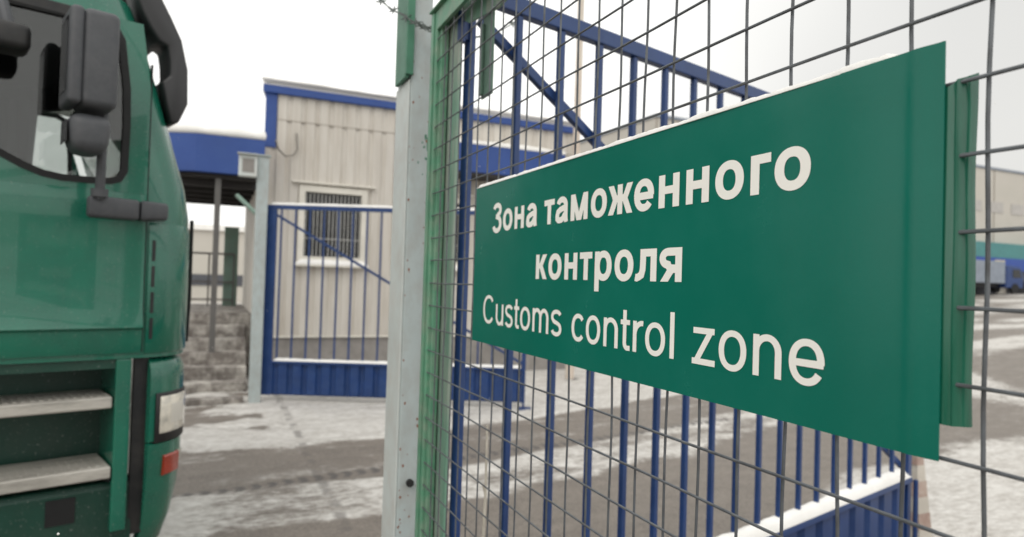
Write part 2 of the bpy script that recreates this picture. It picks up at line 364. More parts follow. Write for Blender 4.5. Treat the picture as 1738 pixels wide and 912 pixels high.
mc = n.new('ShaderNodeMix'); mc.data_type = 'RGBA'; l.new(fin, mc.inputs[0]); l.new(asp.outputs[0], mc.inputs[6]); l.new(snw.outputs[0], mc.inputs[7])
mt = n.new('ShaderNodeMix'); mt.data_type = 'RGBA'; l.new(math_('MULTIPLY', tread, .8), mt.inputs[0]); l.new(mc.outputs[2], mt.inputs[6]); mt.inputs[7].default_value = (.085, .08, .078, 1)
l.new(mt.outputs[2], b.inputs['Base Color'])
rg = n.new('ShaderNodeMapRange'); rg.inputs[3].default_value = .55; rg.inputs[4].default_value = .85; l.new(fin, rg.inputs[0]); l.new(rg.outputs[0], b.inputs['Roughness'])
b.inputs['Specular IOR Level'].default_value = .3
bp = n.new('ShaderNodeBump'); bp.inputs['Strength'].default_value = .6; bp.inputs['Distance'].default_value = .03
l.new(math_('ADD', cov, math_('MULTIPLY', d3.outputs['Fac'], .25)), bp.inputs['Height']); l.new(bp.outputs[0], b.inputs['Normal'])
gm.materials.append(gmat)

# ------------------------------------------------------------------ guard house
FX0, FX1, FY, BZ = .68, 6.15, 11.0, 4.56
gh = empty('guard_house', (FX0, FY, 0), 0, 'beige corrugated guard house with blue eaves and barred windows', 'building')
def corr_x(x0, x1, z0, z1, y, pitch=.215, dep=.022, flip=1):
    """vertical-rib sheet between x0..x1: list of (x, y) profile points extruded in z"""
    pts = []; k0 = math.floor(x0/pitch)-1; k1 = math.ceil(x1/pitch)+1
    for k in range(k0, k1+1):
        for q, d in ((.0, 0), (.58, 0), (.68, 1), (.90, 1)):
            pts.append(((k+q)*pitch, y+flip*d*dep))
    res = []
    for i in range(len(pts)-1):
        (a, ya), (b_, yb) = pts[i], pts[i+1]
        if b_ <= x0 or a >= x1: continue
        if a < x0: ya = ya+(yb-ya)*(x0-a)/(b_-a); a = x0
        if b_ > x1: yb = ya+(yb-ya)*(x1-a)/(b_-a); b_ = x1
        if not res: res.append((a, ya))
        res.append((b_, yb))
    vs = [(x, yy, z) for z in (z0, z1) for x, yy in res]; m_ = len(res)
    return vs, [(i, i+1, m_+i+1, m_+i) for i in range(m_-1)]
WINS = [(1.30, 2.21, 1.92, 2.965), (3.02, 3.93, 1.92, 2.965)]
wall = MB(); ox, oy = FX0, FY
def L(vs): return [(x-ox, y-oy, z) for x, y, z in vs]
xb = [FX0, WINS[0][0], WINS[0][1], WINS[1][0], WINS[1][1], FX1]
for i in range(5):
    segs = [(.665, WINS[0][2]), (WINS[0][3], 4.45)] if i in (1, 3) else [(.665, 4.45)]
    for z0, z1 in segs:
        v_, f_ = corr_x(xb[i], xb[i+1], z0, z1, FY); wall.add(L(v_), f_)
# side and back walls (ribs too)
v_, f_ = corr_x(FY, 21, .665, 4.45, 0, flip=1); wall.add(L([(FX0+.02+y+(x-FY)*.16, x, z) for x, y, z in v_]), f_)
v_, f_ = corr_x(FY, 21, .665, 4.45, FX1, flip=-1); wall.add(L([(y, x, z) for x, y, z in v_]), f_)
v_, f_ = corr_x(FX0+1.6, FX1, .665, 4.45, 21, flip=-1); wall.add(L(v_), f_)
wall.build('wall', M['siding'], gh)
MB().box(0, FX1-FX0, -.004, .016, 4.042, 4.052).build('wall_seam', M['siding_line'], gh)
MB().prism([(.03, .03), (FX1-FX0-.03, .03), (FX1-FX0-.03, 9.97), (1.65, 9.97)], -.1, .665, 'z').build('plinth', M['plinth'], gh)
MB().box(.0, FX1-FX0, -.012, .05, .64, .668).build('drip_flashing', M['white_trim'], gh)
MB().prism([(-.06, -.07), (FX1-FX0+.06, -.07), (FX1-FX0+.06, 10.05), (1.6, 10.05)], 4.44, 4.56, 'z').build('eaves_trim', M['trim_blue'], gh, bevel=.008)
MB().prism([(-.012, -.02), (.16, -.02), (.16, .1), (.03, .1)], 3.60, 4.437, 'z').build('corner_trim', M['trim_blue'], gh, bevel=.004)
MB().prism([(-.03, -.03), (FX1-FX0+.03, -.03), (FX1-FX0+.03, 10.0), (1.6, 10.0)], 4.562, 4.60, 'z').build('roof', M['snow'], gh)
for (x0, x1, z0, z1) in WINS:
    x0 -= ox; x1 -= ox
    wf = MB(); t = .085
    wf.ring([(x0-t, z0-t), (x1+t, z0-t), (x1+t, z1+t), (x0-t, z1+t)], [(x0+.01, z0+.01), (x1-.01, z0+.01), (x1-.01, z1-.01), (x0+.01, z1-.01)], -.03, .06)
    wo = wf.build('window', M['white_trim'], gh, bevel=.004)
    MB().box(x0, x1, .065, .08, z0, z1).build('pane', M['dark_glass'], wo)
    MB().box(x0-.2, x1+.2, -.07, .0, z1+.12, z1+.15).build('hood', M['white_trim'], wo)
    MB().box(x0-.12, x1+.12, -.12, .0, z0-.15, z0-.12).build('sill', M['white_trim'], wo)
    gr = MB()
    for k in range(15):
        xx = x0+.03+(x1-x0-.06)*k/14; gr.box(xx-.0055, xx+.0055, .01, .024, z0+.02, z1-.02)
    for zz in (z0+.3, z1-.2): gr.box(x0+.015, x1-.015, .026, .034, zz-.007, zz+.007)
    gr.build('grille', M['grille'], wo)
cb = MB(); cb.tube([(1.14-ox, -.03, 3.86), (1.16-ox, -.04, 3.6), (1.1-ox, -.05, 3.5), (.98-ox, -.08, 3.47), (.86-ox, -.2, 3.55), (.8-ox, -.5, 3.62)], .013, 6)
cb.build('cable', M['cable'], gh, smooth=True)
# entrance canopies
def canopy(name, plan, z0, z1, label, loc):
    t = empty(name, loc, 0, label, 'canopy', 'blue canopies of the guard house')
    P = [(x-loc[0], y-loc[1]) for x, y in plan]
    MB().prism(P, z0-loc[2], z1-loc[2], 'z').build('fascia', M['trim_blue'], t, bevel=.006)
    cx = sum(p[0] for p in P)/len(P); cy = sum(p[1] for p in P)/len(P)
    Q = [(cx+(x-cx)*.94, cy+(y-cy)*.94) for x, y in P]
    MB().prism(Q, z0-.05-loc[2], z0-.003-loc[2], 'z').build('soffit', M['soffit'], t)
    return t
planL = [(.65, 10.4), (-.265, 10.4), (-1.05, 10.75), (-1.05, 14.5), (.64, 14.5)]
cl = canopy('porch_canopy', planL, 3.05, 3.585, 'blue porch canopy over the steps left of the guard house', (-.8, 12, 3.05))
for yy in (10.8, 11.5, 12.2, 12.9, 13.6):
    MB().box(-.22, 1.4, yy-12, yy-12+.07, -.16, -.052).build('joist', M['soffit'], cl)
planR = [(5.65, 10.4), (3.2, 10.4), (3.2, 10.965), (5.65, 10.965)]
canopy('window_canopy', planR, 3.43, 3.9, 'long blue canopy on the guard house front, behind the mesh', (4.4, 10.7, 3.43))
def snow_slab(name, plan, z, h, label, seed):
    """snow blanket over a flat roof outline (convex plan)"""
    cx = sum(p[0] for p in plan)/len(plan); cy = sum(p[1] for p in plan)/len(plan)
    dense = []
    for i in range(len(plan)):
        a_, b_ = plan[i], plan[(i+1) % len(plan)]; n_ = max(2, int(math.dist(a_, b_)/.12))
        dense += [(a_[0]+(b_[0]-a_[0])*k/n_, a_[1]+(b_[1]-a_[1])*k/n_) for k in range(n_)]
    rings = ((1.0, 0), (1.012, .35), (1.0, .75), (.975, .95), (.9, 1.0), (.6, 1.05)); vs = []; fs = []; m_ = len(dense)
    for sc, hh in rings:
        for x, y in dense:
            nn = fbm(x*1.6+seed, y*1.6, seed)*.4+fbm(x*5, y*5, seed)*.15
            vs.append((cx+(x-cx)*sc, cy+(y-cy)*sc, z+h*hh*(1+nn)))
    for r in range(len(rings)-1):
        for i in range(m_): fs.append((r*m_+i, r*m_+(i+1) % m_, (r+1)*m_+(i+1) % m_, (r+1)*m_+i))
    fs += [tuple(range((len(rings)-1)*m_, len(rings)*m_)), tuple(range(m_))[::-1]]
    mb = MB(); mb.add(vs, fs)
    return tag(mb.build(name, M['snow'], None, smooth=True, ang=70), label, 'snow', 'snow lying on ledges and roofs', 'stuff')
snow_slab('roof_snow', planL, 3.588, .15, 'thick snow lying on the blue porch canopy by the truck', 3)
snow_slab('roof_snow', planR, 3.903, .07, 'thin snow line on the long blue canopy behind the mesh', 5)
snow_slab('roof_snow', [(FX0-.05, FY-.06), (FX1+.05, FY-.06), (FX1+.05, 21), (FX0+1.62, 21)], 4.603, .085, 'thin snow edging the flat roof of the guard house', 8)
for i, (x0, x1, z0, z1) in enumerate(WINS):
    snow_strip('sill_snow', ((x0-.12, FY-.118, z0-.118), (x1+.12, FY-.118, z0-.118)), (0, .085, 0), .075,
               ('snow heaped on the sill of the barred window behind the blue gate', 'snow on the sill of the window half hidden by the grey post')[i], 11+i)
# porch
po = empty('porch_steps', (-.6, 11.4, 0), 0, 'worn concrete porch steps with snow patches beside the guard house', 'steps')
st = MB(); st.box(-1.6, 1.255, 0, 3.2, -.1, 1.0)
for k in range(5):
    z1 = 1.0-.175*(k+1); st.box(-1.6, 1.1, -.29*(k+1), -.29*k-.002, -.1, z1)
st.build('steps', M['concrete'], po, bevel=.012)
rl = MB()
for zz in (1.45, 1.98): rl.bar((-1.6, 2.3, zz), (.98, 2.3, zz), .035, .035)
rl.bar((-1.6, 2.3, 1.12), (.98, 2.3, 1.12), .03, .03)
for k in range(7): rl.bar((-1.6+.43*k, 2.3, 1.0), (-1.6+.43*k, 2.3, 1.98), .03, .03)
rl.build('railing', M['pole_dark'], po)
MB().box(.60, .68, -.86, -.78, .46, 3.0).build('support_pole', M['pole_dark'], po, bevel=.008)
MB().box(1.18, 1.25, -.35, 3.15, 1.002, 3.0).build('porch_wall', M['siding'], po)
MB().box(.80, 1.05, 2.38, 2.42, 1.0, 2.5).build('door_leaf', M['pipe_green'], po, bevel=.005)
kb = MB(); kb.box(-3.5, .42, 9.0, 9.16, -.1, .075); tag(kb.build('kerb', M['concrete'], None, bevel=.015), kind='structure')
pp = MB(); pp.tube([(.28, 10.1, 2.72), (.60, 9.9, 2.40), (.655, 9.88, 2.3), (.67, 9.88, -.05)], .03, 8)
tag(pp.build('downpipe', M['pipe_green'], None, smooth=True), 'bent green pipe beside the far gate post', 'pipe')

# ------------------------------------------------------------------ far things
wh = empty('warehouse', (31, 42.6, 0), 0, 'huge pale warehouse with teal and blue band in the distance', 'building')
MB().box(0, 130, 0, 90, -1, 14.7).build('wall', M['warehouse'], wh)
MB().box(-.1, 130.1, -.12, 90.1, 14.72, 14.95).build('roof_edge', M['far_white'], wh)
MB().box(2, 130, -1.4, -.02, 5.5, 7.0).build('teal_fascia', M['teal'], wh)
MB().box(2, 130, -1.5, -.02, 4.25, 5.49).build('blue_fascia', M['wh_blue'], wh)
for k in range(14):
    x = 30+5.2*k
    MB().box(x, x+1.6, -1.56, -1.505, 4.5, 5.25).build('fascia_panel', M['pale'], wh)
    MB().box(x-.6, x+2.8, -.06, -.015, 1.0, 4.1).build('dock_door', M['dock_dark'], wh)
for k in range(22):
    x = 24+3.6*k; MB().box(x, x+2.2, -.05, -.015, 10.3, 11.4).build('window', M['wh_window'], wh)
for k in range(9):
    MB().box(14.2*k+.0, 14.2*k+.12, -.04, -.013, 7.05, 14.7).build('panel_joint', M['siding_line'], wh)
fb = empty('storage_shed', (-6, 40, 0), 0, 'low beige shed far behind the porch steps', 'building')
MB().box(-14, 14, 0, 8, -.2, 3.9).build('wall', M['warehouse'], fb)
MB().box(-14.2, 14.2, -.2, 8.2, 3.91, 4.2).build('roof', M['snow'], fb)
MB().box(-14, 14, -.06, -.01, .9, 1.5).build('dark_band', M['dock_dark'], fb)

def far_truck(x, y, z, body, box, label):
    t = empty('parked_truck', (x, y, z), math.radians(-8), label, 'truck', 'trucks parked at the far warehouse')
    MB().box(-9, -1.95, -1.1, 1.1, .95, 3.1).build('cargo_box', box, t, bevel=.06)
    cab = MB(); cab.prism([(-1.8, .55), (.45, .55), (.5, 1.5), (.1, 2.6), (-1.8, 2.75)], -1.05, 1.05, 'y'); c_ = cab.build('cab', body, t, bevel=.08)
    wd = MB(); wd.prism([(-.95, 1.55), (.2, 1.55), (-.05, 2.35), (-.95, 2.35)], -1.075, 1.075, 'y'); wd.build('window', M['dark_glass'], c_)
    MB().box(.47, .53, -.8, .8, .7, 1.3).build('grille', M['black'], c_)
    for wx in (-.6, -6.2, -7.4):
        for s in (-1, 1):
            mb = MB(); n_ = 18; P = [(wx+.5*math.cos(2*PI*k/n_), .5+.5*math.sin(2*PI*k/n_)) for k in range(n_)]
            mb.prism(P, s*.78, s*1.07, 'y'); mb.build('wheel', M['rubber'], t)
    MB().box(-8.9, .3, -.4, .4, .6, .9).build('chassis', M['black'], t)
far_truck(72.2, 40.2, 1.92, M['far_blue'], M['far_white'], 'blue truck with a white box parked by the warehouse')
far_truck(84, 41.4, 2.25, M['far_dark'], M['far_dark'], 'dark grey truck parked right of the blue truck')

mast = empty('lamp_mast', (5.63, 10.0, 0), 0, 'tall pale lamp mast with rust streaks before the guard house', 'mast')
mb = MB(); mb.tube([(0, 0, -.05), (0, 0, 3), (.03, 0, 9.5)], [.075, .065, .05], 12); mb.build('shaft', M['mast'], mast, smooth=True)
MB().box(-.14, .14, -.14, .14, -.03, .0).build('base_plate', M['pole_dark'], mast)
mb = MB(); mb.bar((.03, 0, 9.45), (.03, -1.2, 9.7), .05, .05); mb.box(-.07, .13, -1.75, -1.15, 9.66, 9.76); mb.build('lamp_head', M['post_grey'], mast)

# ------------------------------------------------------------------ green truck (local x = forward, y = towards its left side, z up)
tk = empty('truck', (-.056, 3.72, 0), math.atan2(.309, .951), 'green lorry with dark grey mirrors driving in through the gateway', 'truck')
TW = 2.46
def lerp_tab(tab, z):
    if z <= tab[0][0]: return tab[0][1]
    for (a_, va), (b__, vb) in zip(tab, tab[1:]):
        if z <= b__: return va+(vb-va)*(z-a_)/(b__-a_)
    return tab[-1][1]
FRONT = [(1.21, .0), (1.9, -.0), (2.05, -.025), (2.62, -.205), (2.92, -.30), (3.02, -.40), (3.07, -.55)]
SIDE = [(1.21, 0), (2.75, .0), (2.92, .02), (3.02, .07), (3.07, .16)]
RAD = [(1.21, .25), (2.0, .25), (2.6, .22), (3.07, .25)]
def plan_loop(z, back, off=0, nseg=10):
    f, sd_, r = lerp_tab(FRONT, z)-off, lerp_tab(SIDE, z)+off, lerp_tab(RAD, z)
    P = [(back+off, sd_)]
    for k in range(nseg+1):
        t = PI/2*k/nseg; P.append((f-r+r*math.sin(t), sd_+r-r*math.cos(t)))
    for k in range(nseg+1):
        t = PI/2*k/nseg; P.append((f-r+r*math.cos(t), TW-sd_-r+r*math.sin(t)))
    P.append((back+off, TW-sd_)); return P
def loft(zs_, back, off=0):
    mb = MB(); vs = []; fs = []
    for z in zs_:
        P = plan_loop(z, back, off); m_ = len(P); vs += [(x, y, z) for x, y in P]
    for j in range(len(zs_)-1):
        for i in range(m_): fs.append((j*m_+i, j*m_+(i+1) % m_, (j+1)*m_+(i+1) % m_, (j+1)*m_+i))
    fs += [tuple(range(m_))[::-1], tuple(range((len(zs_)-1)*m_, len(zs_)*m_))]
    return mb.add(vs, fs)
WIN = [(-1.28, 2.76), (-1.28, 2.36), (-1.22, 2.31), (-.95, 2.17), (-.82, 2.107), (-.74, 2.066), (-.67, 2.04), (-.60, 2.03), (-.496, 2.031), (-.41, 2.037), (-.375, 2.05), (-.354, 2.09), (-.350, 2.3), (-.356, 2.48), (-.385, 2.70), (-.41, 2.745), (-.45, 2.765)]
def offset_poly(P, d):
    n_ = len(P); ar = sum(P[i][0]*P[(i+1) % n_][1]-P[(i+1) % n_][0]*P[i][1] for i in range(n_)); sgn = 1 if ar > 0 else -1; R_ = []
    for i in range(n_):
        a_, p, b__ = P[i-1], P[i], P[(i+1) % n_]
        n1 = Vector((p[1]-a_[1], a_[0]-p[0])).normalized()*sgn; n2 = Vector((b__[1]-p[1], p[0]-b__[0])).normalized()*sgn
        m_ = (n1+n2); m_ = m_/max(.35, m_.length_squared)*2 if m_.length > 1e-5 else n1
        R_.append((p[0]+m_.x*d, p[1]+m_.y*d))
    return R_
def win_cut(): mb = MB(); mb.prism(WIN, -.3, 1.2, 'y'); return mb.mesh('cut', M['truck_green'])
WINF = [(x+(.15 if x > -.5 else 0), z) for x, z in WIN]
def far_cut(): mb = MB(); mb.prism(WINF, 1.25, TW+.3, 'y'); return mb.mesh('cut', M['truck_green'])
def screen_cut(): mb = MB(); mb.box(-.78, .4, .20, TW-.10, 1.98, 2.74); return mb.mesh('cut', M['truck_green'])
zs_ = [1.21, 1.3, 1.6, 1.9, 2.05, 2.3, 2.62, 2.75, 2.86, 2.92, 2.98, 3.02, 3.05, 3.07]
cabo = loft(zs_, -2.25).build('cab_body', M['truck_green'], tk)
cav = loft([1.26, 1.6, 1.9, 2.05, 2.3, 2.62, 2.75, 2.86, 2.95], -2.25, .045).mesh('cut', M['truck_green'])
boolean(cabo, [cav, win_cut(), far_cut(), screen_cut()])
lino = loft([1.265, 1.6, 1.9, 2.05, 2.3, 2.62, 2.75, 2.86, 2.945], -2.25, .048).build('cab_lining', M['lining'], tk)
cav2 = loft([1.30, 1.6, 1.9, 2.05, 2.3, 2.62, 2.75, 2.86, 2.91], -2.25, .075).mesh('cut', M['lining'])
boolean(lino, [cav2, win_cut(), far_cut(), screen_cut()])
for o_ in (cabo, lino):
    bm = bmesh.new(); bm.from_mesh(o_.data)
    for f in bm.faces: f.smooth = True
    for e in bm.edges:
        if len(e.link_faces) == 2 and e.calc_face_angle(0) > math.radians(24): e.smooth = False
    bm.to_mesh(o_.data); bm.free()
# door skin on the near side: lower part with its moulding, then the window surround
dz = [(1.236, -.010), (1.26, -.016), (1.345, -.020), (1.358, -.036), (1.375, -.030), (1.45, -.017), (1.60, -.012), (1.85, -.012), (1.93, -.018), (1.95, -.016), (1.99, -.011)]
ss = [-1.36+1.105*k/22 for k in range(23)]
mb = MB(); vs = []; fs = []
for s_ in ss:
    vs += [(s_, t, z) for z, t in dz]+[(s_, .012, z) for z, t in dz[::-1]]
m_ = 2*len(dz)
for i in range(len(ss)-1):
    for k in range(m_): fs.append((i*m_+k, i*m_+(k+1) % m_, (i+1)*m_+(k+1) % m_, (i+1)*m_+k))
fs += [tuple(range(m_)), tuple(range((len(ss)-1)*m_, len(ss)*m_))[::-1]]
mb.add(vs, fs); dr = mb.build('door', M['truck_green'], tk, smooth=True, ang=25)
sur = MB(); sur.prism([(-1.36, 1.9905), (-.255, 1.9905), (-.256, 2.5), (-.30, 2.80), (-1.36, 2.80)], -.011, .012, 'y'); so = sur.build('window_surround', M['truck_green'], dr)
boolean(so, [win_cut()])
MB().ring(offset_poly(WIN, .013), offset_poly(WIN, -.016), -.0165, .02).build('window_seal', M['rubber'], dr)
mb = MB(); mb.prism(offset_poly(WIN, -.012), .002, .006, 'y'); mb.build('window_pane', M['cab_glass'], dr)
mb = MB(); mb.prism(offset_poly(WINF, -.002), TW-.02, TW-.015, 'y'); mb.build('far_window_pane', M['cab_glass'], tk)
MB().ring(offset_poly(WINF, .013), offset_poly(WINF, -.016), TW-.03, TW+.006).build('far_window_seal', M['rubber'], tk)
MB().box(-.2545, -.248, -.002, .02, 1.24, 2.62).build('door_gap', M['rubber'], tk)
mb = MB(); mb.bar((-1.4, -.008, 2.79), (-.52, -.008, 2.775), .022, .05); mb.build('rain_gutter', M['black'], tk, bevel=.004)
MB().box(-1.30, -1.0, -.05, -.02, 1.80, 1.86).build('door_handle', M['black'], dr, bevel=.01)
# windscreen
mb = MB(); mb.add([(-.02, .22, 1.97), (-.02, TW-.22, 1.97), (-.245, TW-.22, 2.74), (-.245, .22, 2.74), (-.03, .22, 1.97), (-.03, TW-.22, 1.97), (-.255, TW-.22, 2.74), (-.255, .22, 2.74)], [(0, 1, 2, 3), (7, 6, 5, 4), (0, 4, 5, 1), (1, 5, 6, 2), (2, 6, 7, 3), (3, 7, 4, 0)])
mb.build('windscreen', M['cab_glass'], tk)
# interior
mb = MB(); nn_ = 30; vs = []
for k in range(nn_+1):
    x = -1.34+.885*k/nn_
    for z in (1.98, 2.82): vs.append((x+(.03*math.sin(z*5) if k == nn_ else 0), TW-.12+.018*math.sin(k*1.7), z))
mb.add(vs, [(2*k, 2*k+2, 2*k+3, 2*k+1) for k in range(nn_)]); K_ = len(mb.v); mb.add([(x, y-.004, z) for x, y, z in vs], [(2*k+1, 2*k+3, 2*k+2, 2*k) for k in range(nn_)])
mb.build('view_blocker', M['lining'], tk, smooth=True)  # dark sheet added to block the bright view through the far window
for y0 in (.28, 1.62):
    st = MB(); st.box(-1.55, -1.0, y0, y0+.52, 1.62, 1.8); st.prism([(-1.62, 1.78), (-1.45, 1.78), (-1.58, 2.34), (-1.70, 2.34)], y0+.02, y0+.50, 'y'); st.prism([(-1.68, 2.35), (-1.60, 2.35), (-1.64, 2.58), (-1.72, 2.58)], y0+.12, y0+.40, 'y')
    st.build('seat', M['seat'], tk, bevel=.03)
mb = MB(); mb.prism([(-.12, 1.7), (-.62, 1.7), (-.62, 1.95), (-.45, 2.03), (-.12, 1.93)], .12, TW-.12, 'y'); mb.build('dashboard', M['lining'], tk, bevel=.03)
mb = MB(); cx, cy_, cz = -.78, 1.86, 2.05
mb.tube([(cx+.06*math.sin(2*PI*k/24)*-1, cy_+.23*math.cos(2*PI*k/24), cz+.22*math.sin(2*PI*k/24)) for k in range(25)], .016, 8); mb.build('steering_wheel', M['black'], tk, smooth=True)
MB().box(-2.1, -1.35, .1, TW-.1, 2.30, 2.42).build('bunk', M['seat'], tk, bevel=.03)
# rounded front corner pieces follow the cab plan
def corner_pt(u, z, off=0, r=.25, f=0.0):
    """u = distance along the plan outline from the point s=-r on the near side, going round to the front"""
    if u <= 0: return (f-r+u, -off, z)
    La = r*PI/2
    if u < La:
        t = u/r; return (f-r+(r+off)*math.sin(t), r-(r+off)*math.cos(t), z)
    return (f+off, r+(u-La), z)
def wrap(name, u0, u1, zo, m, parent, thick=.03, nu=14, poly=None, **kw):
    """curved slab: zo = list of (z, offset outwards)"""
    mb = MB(); vs = []; fs = []; nz = len(zo)
    for side in (0, 1):
        for z, off in zo:
            for k in range(nu+1):
                u = u0+(u1-u0)*k/nu; vs.append(corner_pt(u, z, off-side*thick))
    K_ = (nu+1)*nz
    for j in range(nz-1):
        for k in range(nu):
            q = (j*(nu+1)+k, j*(nu+1)+k+1, (j+1)*(nu+1)+k+1, (j+1)*(nu+1)+k); fs += [q, tuple(i+K_ for i in q[::-1])]
    for k in range(nu):
        for j in (0, nz-1): a_ = j*(nu+1)+k; fs.append((a_, a_+1, a_+1+K_, a_+K_))
    for j in range(nz-1):
        for k in (0, nu): a_ = j*(nu+1)+k; b__ = a_+nu+1; fs.append((a_, b__, b__+K_, a_+K_))
    mb.add(vs, fs); return mb.build(name, m, parent, smooth=True, ang=40)
LF = .25*PI/2+1.96+.25*PI/2
bu = wrap('bumper', .045, .25*PI/2+1.96, [(.795, .0), (.80, .006), (1.0, .008), (1.10, .008), (1.15, .004), (1.185, -.012), (1.202, -.04)], M['truck_green'], tk, .05, 40)
wrap('lower_bumper', .045, .25*PI/2+1.96, [(.26, -.09), (.28, -.075), (.40, -.035), (.55, -.008), (.70, .004), (.785, .006), (.789, .0)], M['truck_green'], tk, .05, 40)
wrap('bumper_gap', -.02, .05, [(.36, -.045), (.6, -.03), (1.208, -.03)], M['black'], tk, .03, 3)
wrap('corner_panel', .012, .36, [(1.228, .004), (1.24, .010), (1.55, .012), (1.82, .010), (1.865, -.002)], M['truck_green'], tk, .03, 16)
for k in range(4):
    z = 1.30+.125*k; wrap('vent_slot', .027, .041, [(z, .0125), (z+.10, .0128)], M['black'], tk, .008, 3)
# headlight: dark bezel, lens
wrap('headlight_bezel', .072, .345, [(.79, .010), (.795, .014), (1.028, .014), (1.033, .010)], M['black'], tk, .03, 12)
hl = wrap('headlight', .092, .33, [(.835, .0145), (.845, .019), (1.005, .019), (1.015, .0145)], M['lens'], tk, .02, 12)
wrap('reflector', .15, .25, [(.875, .0185), (.885, .0205), (.965, .0205), (.975, .0185)], M['white_trim'], hl, .01, 6)
ind = wrap('indicator', .125, .235, [(.622, .004), (.63, .013), (.715, .015), (.722, .008)], M['amber'], tk, .03, 6)
wrap('side_marker', .245, .285, [(.655, .004), (.72, .013)], M['lens'], tk, .03, 4)
for k in range(5):
    MB().box(-.02, .03, .40, TW-.40, 1.25+.13*k, 1.34+.13*k).build('grille_slat', M['black'], tk, bevel=.01)
mb = MB(); mb.tube([(.012, .215, 1.26), (.020, .215, 1.5), (.018, .215, 1.9)], .010, 8); mb.build('corner_handrail', M['rubber'], tk, smooth=True)
# step well
MB().box(-1.0, -.285, .34, .37, .28, 1.22).build('step_well', M['truck_dirt_shade'], tk)
MB().box(-1.0, -.30, .015, .23, 1.165, 1.209).build('sill_panel', M['truck_dirt_shade'], tk)
mb = MB(); mb.prism([(-.352, -.0), (-.285, .004), (-.285, .34), (-.345, .34)], .40, 1.209, 'z'); mb.build('step_cheek', M['truck_green'], tk, bevel=.008)
for (z0, z1, y0) in ((.978, 1.033, .015), (.655, .712, -.005)):
    o_ = MB().box(-1.0, -.358, y0, .30, z0, z1).build('step_tread', M['alu'], tk, bevel=.008)
    mb = MB()
    for k in range(20): mb.box(-.99+.032*k, -.975+.032*k, y0+.03, .21, z1+.0005, z1+.003)
    mb.build('tread_ribs', M['alu'], o_)
mb = MB(); mb.prism([(.07, .28), (.04, .30), (.04, .60), (.055, .625), (.22, .64), (.22, .28)], -1.0, -.255, 'x'); sk = mb.build('side_skirt', M['truck_dirt_shade'], tk, bevel=.006)
MB().box(-.60, -.487, .036, .0395, .468, .585).build('skirt_hole_shade', M['rubber'], sk)  # dark plate on the skirt, standing in for the shade inside a hole
mb = MB(); mb.tube([(-.36, .05, .66), (-.345, .02, .66)], .03, 12); mb.build('step_bolt', M['black'], tk)
# mirrors
def soft_box(x0, x1, y0, y1, z0, z1, name, m, parent, bev, taper=0):
    mb = MB(); mb.add([(x0+taper, y0, z0), (x1-taper, y0, z0), (x1-taper, y1, z0), (x0+taper, y1, z0), (x0, y0, z1), (x1, y0, z1), (x1, y1, z1), (x0, y1, z1)],
        [(0, 3, 2, 1), (4, 5, 6, 7), (0, 1, 5, 4), (1, 2, 6, 5), (2, 3, 7, 6), (3, 0, 4, 7)])
    return mb.build(name, m, parent, bevel=bev, smooth=True, seg=4, ang=60)
mi = soft_box(-.606, -.472, -.42, -.20, 2.285, 2.685, 'main_mirror', M['truck_grey'], tk, .03, .0)
soft_box(-.650, -.600, -.424, -.196, 2.288, 2.682, 'mirror_rim', M['truck_grey'], mi, .02)
MB().box(-.653, -.6505, -.385, -.235, 2.34, 2.64).build('mirror_glass', M['dark_glass'], mi)
mw = soft_box(-.638, -.478, -.40, -.20, 2.10, 2.262, 'wide_mirror', M['truck_grey'], tk, .05, .015)
MB().box(-.641, -.6385, -.365, -.235, 2.14, 2.23).build('mirror_glass', M['dark_glass'], mw)
mb = MB(); mb.tube([(-.488, -.21, 1.93), (-.488, -.22, 2.06), (-.488, -.23, 2.4), (-.475, -.215, 2.70), (-.445, -.10, 2.72), (-.42, -.0, 2.70)], .019, 10); mb.build('mirror_arm', M['truck_grey'], tk, smooth=True)
mb = MB(); mb.add([(-.53, -.24, 1.85), (-.53, -.24, 1.945), (-.53, -.17, 1.945), (-.53, -.17, 1.85), (-.30, -.09, 1.86), (-.30, -.09, 1.955), (-.30, -.0, 1.955), (-.30, -.0, 1.86)], [(0, 1, 2, 3), (7, 6, 5, 4), (0, 4, 5, 1), (1, 5, 6, 2), (2, 6, 7, 3), (3, 7, 4, 0)])
mb.build('mirror_bracket', M['truck_grey'], tk, bevel=.015, smooth=True, ang=60)
mb = MB(); mb.add([(-.296, -.09, 1.86), (-.296, -.09, 1.955), (-.296, .0, 1.955), (-.296, .0, 1.86), (-.17, -.045, 1.875), (-.17, -.045, 1.955), (-.15, .02, 1.955), (-.15, .02, 1.875)], [(0, 1, 2, 3), (7, 6, 5, 4), (0, 4, 5, 1), (1, 5, 6, 2), (2, 6, 7, 3), (3, 7, 4, 0)])
mb.build('mirror_bracket', M['truck_grey'], tk, bevel=.015, smooth=True, ang=60)
mb = MB(); mb.tube([(-.488, -.21, 1.94), (-.488, -.21, 1.975)], .034, 12); mb.build('arm_joint', M['truck_grey'], tk, smooth=True)
km = soft_box(-.90, -.758, -.30, -.14, 2.485, 2.595, 'kerb_mirror', M['black'], tk, .03)
mb = MB(); mb.tube([(-.83, -.22, 2.59), (-.85, -.20, 2.68), (-.93, -.15, 2.71), (-1.02, -.0, 2.80)], .026, 10); mb.build('kerb_mirror_arm', M['truck_grey'], tk, smooth=True)
